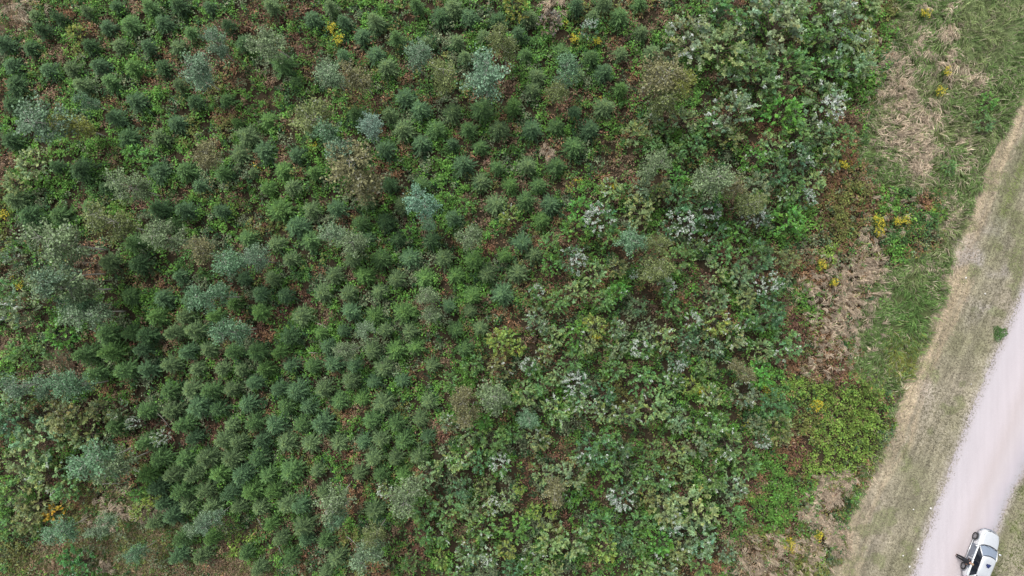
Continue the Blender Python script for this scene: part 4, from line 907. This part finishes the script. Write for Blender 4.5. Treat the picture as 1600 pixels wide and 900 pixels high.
# ------------------------------------------------------------------ bare stems and dead sticks
def stick(px1, py1, px2, py2, z1, z2, label, rad=0.022):
    x1, y1 = W(px1, py1, z1); x2, y2 = W(px2, py2, z2)
    V = []; F = []; m1 = ((x1 * 0.5 + x2 * 0.5) + 0.04 - x1, (y1 * 0.5 + y2 * 0.5) + 0.03 - y1, (z1 + z2) / 2 + 0.03)
    tube([(0, 0, z1), m1, (x2 - x1, y2 - y1, z2)], [rad, rad * 0.8, rad * 0.4], 6, V, F)
    d = Vector((x2 - x1, y2 - y1, z2 - z1))
    for f, s_ in ((0.45, 1), (0.65, -1), (0.8, 1)):
        p = Vector((0, 0, z1)) + d * f; q = p + d * 0.14 + Vector((-d.y, d.x, 0)) * 0.10 * s_
        tube([tuple(p), tuple(q)], [rad * 0.45, rad * 0.2], 4, V, F)
    o = link('dead_stem', pydata('stem', V, F, M_pbark, True)); o.location = (x1, y1, 0)
    tag(o, label, 'dead stem', 'bare dead stems')
for s_ in [(143,197,95,184,0.8,4.2,'long pale stem rising from the yellowish birch to the blue-grey birch, upper left'),
           (203,355,165,348,1.0,3.4,'white bare trunk lying right of the olive birch'),
           (300,381,276,375,1.0,2.6,'short white trunk below the thin grey birch, left of the teal pair'),
           (172,390,140,389,1.0,3.0,'upper one of three thin parallel stems right of the big grey-green birch'),
           (160,411,128,411,1.0,3.0,'middle one of three thin parallel stems right of the big grey-green birch'),
           (176,438,112,438,1.0,4.2,'lowest and longest of three parallel stems right of the big grey-green birch'),
           (1030,160,1020,172,3.0,1.0,'kinked white stem below the straw-coloured birch'),
           (267,670,246,645,0.4,1.2,'thin dead stick over the reddish ground among the lower left spruces'),
           (500,552,482,551,0.4,1.2,'pale broken stick between spruces left of centre'),
           (515,516,495,504,0.4,1.0,'thin brown stick between two spruces just left of centre'),
           (196,756,158,756,0.5,2.4,'thin stem below the low teal birch, above the clearing'),
           (185,707,160,716,0.5,2.4,'slanting pale stem right of the low teal birch'),
           (560,855,542,838,0.4,1.2,'bare stick left of the pale birch near the bottom'),
           (440,868,434,852,0.4,1.1,'short bare stick between small spruces at the bottom'),
           (409,824,402,810,0.4,1.1,'short grey stick at the bottom, left of the grey birch'),
           (215,689,240,676,0.5,1.4,'fallen pale branch at the left margin of the dense spruces'),
           (80,580,60,583,0.5,2.4,'white thin stem above the pale blue birch at the left edge'),
           (94,600,72,603,0.5,2.6,'white thin stem right of the pale blue birch')]:
    stick(*s_)

# pebbles on the verge
M_stone = simple('pale_stone', (0.62, 0.60, 0.56), 0.85, noise=0.2)
import bmesh
def stone(px, py, r_, label):
    bm = bmesh.new(); bmesh.ops.create_icosphere(bm, subdivisions=2, radius=1.0)
    for v in bm.verts: v.co *= 1 + 0.18 * math.sin(v.co.x * 5 + px) * math.cos(v.co.y * 4 + py); v.co.z *= 0.55
    me = bpy.data.meshes.new('stone'); bm.to_mesh(me); bm.free(); me.materials.append(M_stone)
    for p in me.polygons: p.use_smooth = True
    o = link('stone', me); x, y = W(px, py); o.location = (x, y, r_ * 0.3); o.scale = (r_, r_ * 0.8, r_); o.rotation_euler.z = px
    tag(o, label, 'stone', 'pale stones on the mown verge')
for s_ in [(1454,794,0.11,'elongated pale stone nearest the left road edge, upper part of the verge'),(1421,885,0.10,'white stone at the road edge near the bottom of the picture'),(1411,868,0.08,'small white stone just up from the bottom white one on the verge'),(1434,858,0.12,'long pale stone touching the left road edge level with the car bonnet'),
           (1427,796,0.07,'tiny pale stone on the verge left of the elongated one'),(1509,434,0.09,'white stone in the bare patch of the upper verge'),(1539,459,0.08,'small white stone near the road in the middle of the verge'),(1517,600,0.06,'tiny pale stone on the verge beside the middle of the road')]:
    stone(*s_)

# ------------------------------------------------------------------ the car
def M_paint():
    m, t, o = nodes('silver_paint')
    b = N(t, 'ShaderNodeBsdfPrincipled', Roughness=0.30, Metallic=0.55); b.inputs['Base Color'].default_value = (0.80, 0.83, 0.86, 1); b.inputs['Coat Weight'].default_value = 0.6
    tc = N(t, 'ShaderNodeTexCoord'); nz = N(t, 'ShaderNodeTexNoise', Scale=3.0, Detail=5.0); t.links.new(tc.outputs['Object'], nz.inputs['Vector'])
    t.links.new(mix(t, nz.outputs[0], (0.74, 0.77, 0.80), (0.86, 0.89, 0.92)), b.inputs['Base Color']); t.links.new(b.outputs[0], o.inputs['Surface'])
    return m
MP = M_paint(); MG = simple('tinted_glass', (0.012, 0.016, 0.025), 0.06, spec=0.5)
MW = simple('windscreen_glass', (0.20, 0.25, 0.33), 0.16, spec=1.0, coat=1.0); MR = simple('rubber', (0.03, 0.03, 0.032), 0.85); MRim = simple('alloy', (0.45, 0.46, 0.48), 0.35, 0.8)  # windscreen: pale blue base colour stands in for the reflected sky
MB = simple('black_plastic', (0.03, 0.032, 0.038), 0.55); ML = simple('headlight_lens', (0.55, 0.58, 0.62), 0.08, coat=1.0); MRed = simple('tail_lens', (0.35, 0.02, 0.02), 0.15); MSide = simple('silver_paint_shaded', (0.20, 0.23, 0.28), 0.4, 0.3)  # side panels: silver paint, darkened in colour for the dark surroundings they reflect

def car():
    fx, fy = W(1524.5, 837.5, 0.3); rx, ry = W(1506, 884, 0.3)
    ang = math.atan2(fy - ry, fx - rx); u = Vector((math.cos(ang), math.sin(ang), 0)); v = Vector((u.y, -u.x, 0))
    mid = Vector(((fx + rx) / 2, (fy + ry) / 2, 0)) + v * 0.80
    wb = math.hypot(fx - rx, fy - ry) / 2
    root = empty('parked_car', tuple(mid) , ang); tag(root, 'white-silver hatchback parked on the gravel road, cut by the bottom edge', 'car')
    root.location.z = 0.03
    # body: stations along x
    st = [(-2.02, 0.62, 0.36, 0.74), (-1.95, 0.76, 0.26, 0.90), (-1.7, 0.82, 0.22, 0.95), (-1.2, 0.845, 0.20, 0.955), (-0.5, 0.85, 0.19, 0.945), (0.3, 0.85, 0.19, 0.93), (0.85, 0.845, 0.20, 0.945), (1.1, 0.835, 0.20, 0.91), (1.4, 0.82, 0.21, 0.86), (1.7, 0.785, 0.22, 0.79), (1.92, 0.70, 0.24, 0.72), (2.05, 0.56, 0.28, 0.63), (2.10, 0.40, 0.34, 0.55)]
    V = []; F = []; K = 24
    for (x, w_, zb, zt) in st:
        zc = (zb + zt) / 2; hz = (zt - zb) / 2
        for k_ in range(K):
            a = 2 * math.pi * k_ / K; c, s_ = math.cos(a), math.sin(a); e = 0.42
            yy = math.copysign(abs(c) ** e, c) * w_; zz = zc + math.copysign(abs(s_) ** e, s_) * hz
            if s_ > 0: yy *= 1 - 0.10 * s_ * s_; zz += 0.035 * (1 - (yy / w_) ** 2)
            V.append((x, yy, zz))
    n = len(st)
    for i in range(n - 1):
        for k_ in range(K):
            k2 = (k_ + 1) % K; F.append((i * K + k_, (i + 1) * K + k_, (i + 1) * K + k2, i * K + k2))
    F.append(tuple(range(K))); F.append(tuple(range((n - 1) * K, n * K))[::-1])
    body = link('body', pydata('car_body', V, F, MP, True), root)
    # greenhouse rings: bottom at the belt, top at the roof
    def ring(x0, x1, w0, w1, z, nf=7):
        """front x1 (bowed), rear x0"""
        pts = []
        for i in range(nf):                       # front arc from left (+y) to right
            f = i / (nf - 1) * 2 - 1; pts.append((x1 - 0.16 * f * f, -f * w1, z + 0.03 * (1 - f * f)))
        for q in (0.35, 0.68):
            pts.append((x1 - 0.16 + (x0 + 0.06 - x1 + 0.16) * q, -(w1 + (w0 - w1) * q) - 0.02, z))
        for i in range(nf):
            f = 1 - i / (nf - 1) * 2; pts.append((x0 + 0.08 * f * f, -f * w0, z + 0.03 * (1 - f * f)))
        for q in (0.68, 0.35):
            pts.append((x1 - 0.16 + (x0 + 0.06 - x1 + 0.16) * q, (w1 + (w0 - w1) * q) + 0.02, z))
        return pts
    B = ring(-1.90, 0.98, 0.68, 0.76, 0.93); T = ring(-1.52, 0.28, 0.52, 0.57, 1.40)
    nR = len(B)
    lerp = lambda p, q, f: tuple(p[j] * (1 - f) + q[j] * f for j in range(3))
    # cabin shell slightly inset (dark glass all round)
    V = []; F = []
    for f in (0, 0.5, 1.0):
        for p, q in zip(B, T):
            c = lerp(p, q, f); V.append((c[0] * 0.985, c[1] * 0.975, c[2]))
    for r_ in range(2):
        for k_ in range(nR):
            k2 = (k_ + 1) % nR; F.append((r_ * nR + k_, r_ * nR + k2, (r_ + 1) * nR + k2, (r_ + 1) * nR + k_))
    link('side_windows', pydata('glass', V, F, MG, True), root)
    # windscreen and rear window, proud of the shell
    def pane(name, ks, mat, a=0.06, b=0.94, out=0.012):
        V = []; F = []; m_ = len(ks)
        for f in (a, (a + b) / 2, b):
            for kk in ks:
                c = lerp(B[kk], T[kk], f); V.append((c[0] + (out if c[0] > 0 else -out), c[1] * 0.93, c[2] + out))
        for r_ in range(2):
            for i in range(m_ - 1): F.append((r_ * m_ + i, r_ * m_ + i + 1, (r_ + 1) * m_ + i + 1, (r_ + 1) * m_ + i))
        return link(name, pydata(name, V, F, mat, True), root)
    pane('windscreen', list(range(0, 7)), MW); pane('rear_window', list(range(9, 16)), MG)
    # roof
    V = [(p[0], p[1], p[2]) for p in T] + [(p[0] * 0.96 - 0.02, p[1] * 0.93, p[2] + 0.045) for p in T] + [(p[0] * 0.6 - 0.2, p[1] * 0.5, 1.40 + 0.085) for p in T] + [(-0.6, 0, 1.492)]
    F = []
    for r_ in range(2):
        for k_ in range(nR):
            k2 = (k_ + 1) % nR; F.append((r_ * nR + k_, r_ * nR + k2, (r_ + 1) * nR + k2, (r_ + 1) * nR + k_))
    for k_ in range(nR): F.append((2 * nR + k_, 2 * nR + (k_ + 1) % nR, 3 * nR))
    F.append(tuple(range(nR))[::-1])
    link('roof', pydata('roof', V, F, MP, True), root)
    # pillars
    for kk, nm in ((0, 'windscreen_pillar'), (6, 'windscreen_pillar'), (9, 'rear_pillar'), (15, 'rear_pillar')):
        V = []; F = []; tube([lerp(B[kk], T[kk], -0.03), lerp(B[kk], T[kk], 0.5), lerp(B[kk], T[kk], 1.02)], [0.05, 0.043, 0.043], 8, V, F); link(nm, pydata(nm, V, F, MP, True), root)
    for s_ in (1, -1):
        V = []; F = []; tube([(-0.42, s_ * 0.755, 0.92), (-0.48, s_ * 0.575, 1.42)], [0.028, 0.026], 8, V, F); link('door_pillar', pydata('pillar', V, F, MB, True), root)
        # doors: thin panels just proud of the body with gaps between them
        for (xa, xb) in ((-0.40, 0.74), (-1.22, -0.44)):
            V = []
            for (dy, ins) in ((0.0, 0), (0.022, 0.02)):
                for (xx, zz) in ((xa + ins, 0.30 + ins), (xb - ins, 0.30 + ins), (xb - ins, 0.86 - ins), (xa + ins, 0.86 - ins)): V.append((xx, s_ * (0.838 + dy - 0.05 * max(0, zz - 0.6)), zz))
            F = [(0, 1, 2, 3), (7, 6, 5, 4)] + [(i, (i + 1) % 4, 4 + (i + 1) % 4, 4 + i) for i in range(4)]
            d = link('door', pydata('door', V, F, MSide), root)
            V = []; F = []; tube([(xa + 0.10, s_ * 0.875, 0.76), (xa + 0.26, s_ * 0.878, 0.765)], 0.014, 6, V, F); link('handle', pydata('handle', V, F, MP, True), d)
        V = []; F = []; tube([(-1.0, s_ * 0.862, 0.25), (0, s_ * 0.87, 0.235), (1.0, s_ * 0.862, 0.25)], 0.028, 6, V, F); link('sill_strip', pydata('sill', V, F, MP, True), root)
        # mirrors
        bm = bmesh.new(); bmesh.ops.create_uvsphere(bm, u_segments=12, v_segments=8, radius=1.0)
        for q in bm.verts: q.co = Vector((q.co.x * 0.075 + 0.66, q.co.y * 0.12 + s_ * 0.97, q.co.z * 0.085 + 0.99))
        me = bpy.data.meshes.new('mirror'); bm.to_mesh(me); bm.free(); me.materials.append(MP); [setattr(p, 'use_smooth', True) for p in me.polygons]; link('door_mirror', me, root)
        # headlights
        V = []; F = []
        for i in range(6):
            f = i / 5; x = 2.045 - 0.36 * f; yy = s_ * (0.45 + 0.30 * f); V += [(x + 0.03, yy + s_ * 0.03, 0.60 + 0.03 * f), (x - 0.05, yy - s_ * 0.02, 0.715 + 0.04 * f)]
        F = [(2 * i, 2 * i + 2, 2 * i + 3, 2 * i + 1) for i in range(5)]; link('headlight', pydata('headlight', V, F, ML, True), root)
        V = []; F = []; tube([(-1.93, s_ * 0.68, 0.62), (-1.90, s_ * 0.73, 0.86)], [0.06, 0.05], 8, V, F); link('tail_light', pydata('tail', V, F, MRed, True), root)
        for xx in (wb, -wb):
            wr = 0.305
            V = []; F = []; prof = [(-0.10, 0.20), (-0.10, 0.275), (-0.07, wr), (0.07, wr), (0.095, 0.275), (0.10, 0.20)]; G = 24
            for (yy, rr) in prof:
                for g in range(G): a = 2 * math.pi * g / G; V.append((xx + rr * math.cos(a), s_ * 0.80 + s_ * yy, 0.30 + rr * math.sin(a)))
            for i in range(len(prof) - 1):
                for g in range(G): F.append((i * G + g, i * G + (g + 1) % G, (i + 1) * G + (g + 1) % G, (i + 1) * G + g))
            wh = link('wheel', pydata('tyre', V, F, MR, True), root)
            V = []; F = []
            yo = s_ * 0.885
            for i in range(5):
                a = i * 1.2566; p = (math.cos(a), math.sin(a)); q = (-p[1], p[0])
                b0 = len(V); V += [(xx + q[0] * 0.035, yo, 0.30 + q[1] * 0.035), (xx - q[0] * 0.035, yo, 0.30 - q[1] * 0.035), (xx + p[0] * 0.19 - q[0] * 0.05, yo, 0.30 + p[1] * 0.19 - q[1] * 0.05), (xx + p[0] * 0.19 + q[0] * 0.05, yo, 0.30 + p[1] * 0.19 + q[1] * 0.05)]; F.append((b0, b0 + 1, b0 + 2, b0 + 3))
            for (ra, rb, yy) in ((0.175, 0.205, yo + s_ * 0.004), (0.0, 0.05, yo + s_ * 0.006)):
                b0 = len(V)
                for g in range(G): a = 2 * math.pi * g / G; V += [(xx + ra * math.cos(a), yy, 0.30 + ra * math.sin(a)), (xx + rb * math.cos(a), yy, 0.30 + rb * math.sin(a))]
                for g in range(G): g2 = (g + 1) % G; F.append((b0 + 2 * g, b0 + 2 * g + 1, b0 + 2 * g2 + 1, b0 + 2 * g2))
            link('rim', pydata('rim', V, F, MRim), wh)
            V = []; F = []; G2 = 14      # wheel arch
            for g in range(G2 + 1):
                a = math.pi * g / G2
                for (rr, yy) in ((0.315, 0.79), (0.375, 0.862), (0.40, 0.845)): V.append((xx + rr * math.cos(a), s_ * yy, 0.30 + rr * math.sin(a)))
            for g in range(G2):
                for j in range(2): F.append((g * 3 + j, g * 3 + j + 1, (g + 1) * 3 + j + 1, (g + 1) * 3 + j))
            link('wheel_arch', pydata('arch', V, F, MSide, True), root)
    # grille slits and bumper, cowl, wipers
    for (ya, yb) in ((0.06, 0.34), (-0.06, -0.34)):
        V = []; F = []; tube([(2.075, ya, 0.64), (2.02, yb, 0.655)], [0.03, 0.026], 6, V, F); link('grille', pydata('grille', V, F, MB, True), root)
    V = []; F = []; tube([(1.86, 0.74, 0.42), (2.06, 0.46, 0.42), (2.13, 0, 0.42), (2.06, -0.46, 0.42), (1.86, -0.74, 0.42)], 0.075, 8, V, F); link('bumper', pydata('bumper', V, F, MSide, True), root)
    V = []; F = []; tube([(0.84, 0.70, 0.965), (0.96, 0.4, 0.975), (1.01, 0, 0.985), (0.96, -0.4, 0.975), (0.84, -0.70, 0.965)], 0.032, 6, V, F); link('cowl', pydata('cowl', V, F, MB, True), root)
    for ya, yb in ((0.45, -0.05), (0.0, -0.5)):
        V = []; F = []; tube([(0.97, ya, 1.0), (0.82, yb, 1.085)], 0.009, 5, V, F); link('wiper', pydata('wiper', V, F, MB), root)
    # bonnet seams
    for s_ in (1, -1):
        V = []; F = []; tube([(0.95, s_ * 0.70, 0.945), (1.4, s_ * 0.69, 0.895), (1.85, s_ * 0.56, 0.775)], 0.006, 5, V, F); link('bonnet_seam', pydata('seam', V, F, MB), root)
    V = []; F = []; tube([(-1.35, 0, 1.47), (-1.5, 0, 1.62)], [0.008, 0.004], 5, V, F); link('aerial', pydata('aerial', V, F, MB), root)
    return root, u, v, mid
CAR, CU, CV, CM = car()

# dark blue bundle on the roof
def bundle():
    bm = bmesh.new(); bmesh.ops.create_icosphere(bm, subdivisions=4, radius=1.0)
    for q in bm.verts:
        c = q.co; a = math.atan2(c.y, c.x)
        k_ = 1 + 0.22 * math.sin(3 * a + 0.7) + 0.10 * math.sin(7 * a) + 0.10 * math.sin(9 * c.x + 6 * c.y)
        q.co = Vector((c.x * 0.17 * k_, c.y * 0.15 * k_, (c.z + 1) * 0.055 * (1 + 0.3 * math.sin(11 * c.x) * math.cos(9 * c.y))))
    me = bpy.data.meshes.new('jacket'); bm.to_mesh(me); bm.free(); me.materials.append(simple('navy_cloth', (0.02, 0.035, 0.12), 0.9, noise=0.4, scale=20)); [setattr(p, 'use_smooth', True) for p in me.polygons]
    o = link('cloth_bundle', me); p = CM + CU * -0.42 + CV * 0.03; o.location = (p.x, p.y, 1.508)
    tag(o, 'crumpled dark blue cloth bundle lying on the white car roof', 'cloth')
bundle()

# ------------------------------------------------------------------ the person standing beside the car
MSkin = simple('skin', (0.62, 0.33, 0.24), 0.55, noise=0.06); MTr = simple('black_trousers', (0.012, 0.013, 0.017), 0.9); MSh = simple('black_shirt', (0.016, 0.018, 0.024), 0.9); MHair = simple('light_brown_hair', (0.36, 0.25, 0.16), 0.8, noise=0.35, scale=60); MShoe = simple('dark_shoes', (0.03, 0.028, 0.028), 0.7)
def skin(name, J, E, mat, sub=2, root=0):
    me = bpy.data.meshes.new(name); me.from_pydata([j[0] for j in J], E, [])
    o = bpy.data.objects.new(name, me); COL.objects.link(o)
    m = o.modifiers.new('skin', 'SKIN'); m.use_smooth_shade = True
    if not me.skin_vertices: me.attributes.new
    lay = me.skin_vertices[0].data if len(me.skin_vertices) else None
    if lay is None:
        bpy.context.view_layer.objects.active = o; o.select_set(True); bpy.ops.mesh.customdata_skin_add(); lay = me.skin_vertices[0].data
    for i, j in enumerate(J): lay[i].radius = (j[1], j[2] if len(j) > 2 else j[1]); lay[i].use_root = (i == root)
    s_ = o.modifiers.new('sub', 'SUBSURF'); s_.levels = sub; s_.render_levels = sub
    bpy.context.view_layer.update()
    dg = bpy.context.evaluated_depsgraph_get(); nm = bpy.data.meshes.new_from_object(o.evaluated_get(dg))
    bpy.data.objects.remove(o); nm.materials.clear(); nm.materials.append(mat)
    for p in nm.polygons: p.use_smooth = True
    return nm
def person():
    # local frame: x to the person's front, y to the left, z up; 1.78 m tall
    J = [((0, 0, 0.95), 0.13, 0.10),                                             # 0 pelvis
         ((0.00, 0, 1.13), 0.125, 0.09), ((0.02, 0, 1.33), 0.15, 0.105), ((0.0, 0, 1.46), 0.075, 0.06), ((0.015, 0, 1.53), 0.055), # 1 waist 2 chest 3 collar 4 neck
         ((0.03, 0, 1.62), 0.08, 0.085), ((0.03, 0, 1.72), 0.075, 0.085)]        # 5,6 head
    E = [(0, 1), (1, 2), (2, 3), (3, 4), (4, 5), (5, 6)]
    def add(p, r_, par, r2=None): J.append((p, r_, r2 or r_)); E.append((par, len(J) - 1)); return len(J) - 1
    for s_ in (1, -1):
        sh = add((0.0, s_ * 0.19, 1.41), 0.055, 2); el = add((0.02, s_ * 0.255, 1.13), 0.043, sh); wr = add((0.24, s_ * 0.12, 1.15), 0.027, el)
        pa = add((0.30, s_ * 0.095, 1.165), 0.030, wr, 0.018)
        for f in range(4):
            k1 = add((0.345, s_ * (0.12 - 0.02 * f), 1.18 - 0.006 * f), 0.009, pa); k2 = add((0.368, s_ * (0.108 - 0.019 * f), 1.16), 0.008, k1); add((0.355, s_ * (0.10 - 0.018 * f), 1.14), 0.007, k2)
        t1 = add((0.29, s_ * 0.065, 1.19), 0.010, pa); add((0.315, s_ * 0.045, 1.205), 0.008, t1)
        hp = add((0, s_ * 0.09, 0.90), 0.085, 0); kn = add((0.02, s_ * 0.085, 0.49), 0.056, hp); ak = add((-0.02, s_ * 0.07, 0.09), 0.036, kn); add((0.13, s_ * 0.08, 0.035), 0.03, ak)
    body = skin('body', J, E, MSkin)
    pm = Matrix.Identity(4)
    fx, fy = W(1493, 866.5); top = Vector((fx, fy, 0)); toC = math.atan2(CV.y, CV.x)
    # lean back slightly towards the car, facing along the car's side to the rear-left
    root = empty('person', (fx, fy, 0.04)); root.rotation_euler = (R(0), R(0), 0)
    tag(root, 'person in black clothes with bare forearms standing on the gravel against the car side', 'person')
    fa = math.atan2(-CV.y, -CV.x) + math.pi      # facing the car
    T = Matrix.Rotation(fa, 4, 'Z')
    lean = Matrix.Identity(4); lean[0][2] = CV.x * 0.10; lean[1][2] = CV.y * 0.10
    def put(n_, me, par=root): me.transform(lean @ T); return link(n_, me, par)
    b = put('body', body)
    # face and ears on the head
    for (p, r_, m_, nm) in (((0.112, 0.03, 1.685), 0.010, MB, 'eye'), ((0.112, -0.03, 1.685), 0.010, MB, 'eye'), ((0.125, 0, 1.655), 0.015, MSkin, 'nose'), ((0.03, 0.082, 1.67), 0.022, MSkin, 'ear'), ((0.03, -0.082, 1.67), 0.022, MSkin, 'ear')):
        bm = bmesh.new(); bmesh.ops.create_icosphere(bm, subdivisions=2, radius=r_); bmesh.ops.translate(bm, verts=bm.verts, vec=p); me = bpy.data.meshes.new(nm); bm.to_mesh(me); bm.free(); me.materials.append(m_); put(nm, me)
    V = []; F = []; tube([(0.113, -0.022, 1.62), (0.118, 0, 1.618), (0.113, 0.022, 1.62)], 0.006, 5, V, F); put('mouth', pydata('mouth', V, F, MRed))
    bm = bmesh.new(); bmesh.ops.create_icosphere(bm, subdivisions=3, radius=0.103)
    bmesh.ops.delete(bm, geom=[q for q in bm.verts if q.co.z < -0.01 + (0.05 if q.co.x > 0.03 else -0.05)], context='VERTS')
    for q in bm.verts: q.co = Vector((q.co.x * 1.0 + 0.02, q.co.y * 0.93, q.co.z * 1.05 + 1.70)) * 1.0; q.co += Vector((math.sin(q.co.y * 90) * 0.004, 0, math.sin(q.co.x * 80) * 0.004))
    me = bpy.data.meshes.new('hair'); bm.to_mesh(me); bm.free(); me.materials.append(MHair); [setattr(p, 'use_smooth', True) for p in me.polygons]; put('hair', me)
    # clothes
    JT = [((0, 0, 1.03), 0.155, 0.14), ((0, 0, 0.93), 0.16, 0.145)]; ET = [(0, 1)]
    for s_ in (1, -1):
        b0 = len(JT); JT += [((0, s_ * 0.09, 0.86), 0.105), ((0.02, s_ * 0.085, 0.49), 0.078), ((-0.02, s_ * 0.07, 0.11), 0.055)]; ET += [(1, b0), (b0, b0 + 1), (b0 + 1, b0 + 2)]
    put('trousers', skin('trousers', JT, ET, MTr))
    JS = [((0, 0, 0.90), 0.175, 0.165), ((0, 0, 1.13), 0.175, 0.15), ((0.01, 0, 1.33), 0.20, 0.16), ((0, 0, 1.475), 0.10, 0.09)]; ES = [(0, 1), (1, 2), (2, 3)]
    for s_ in (1, -1):
        b0 = len(JS); JS += [((0.0, s_ * 0.19, 1.41), 0.088), ((0.012, s_ * 0.240, 1.18), 0.066)]; ES += [(2, b0), (b0, b0 + 1)]
    put('shirt', skin('shirt', JS, ES, MSh, root=1))
    for s_ in (1, -1):
        put('shoe', skin('shoe', [((-0.05, s_ * 0.07, 0.045), 0.045), ((0.06, s_ * 0.075, 0.04), 0.048, 0.04), ((0.17, s_ * 0.085, 0.03), 0.04, 0.03)], [(0, 1), (1, 2)], MShoe))
    bm = bmesh.new(); bmesh.ops.create_cube(bm, size=1); bmesh.ops.scale(bm, vec=(0.10, 0.17, 0.035), verts=bm.verts); bmesh.ops.bevel(bm, geom=bm.edges[:], offset=0.012, segments=2, affect='EDGES'); bmesh.ops.translate(bm, verts=bm.verts, vec=(0.335, 0, 1.175))
    for q in (0.05, -0.05):
        r_ = bmesh.ops.create_cone(bm, cap_ends=True, segments=8, radius1=0.008, radius2=0.012, depth=0.03); bmesh.ops.translate(bm, verts=r_['verts'], vec=(0.34, q, 1.21))
    me = bpy.data.meshes.new('remote'); bm.to_mesh(me); bm.free(); me.transform(Matrix.Translation((fx, fy, 0.04)) @ lean @ T); me.materials.append(simple('grey_remote', (0.22, 0.23, 0.25), 0.5))
    o = link('remote_control', me); tag(o, 'grey remote control held in both hands by the person in black', 'remote control')
person()
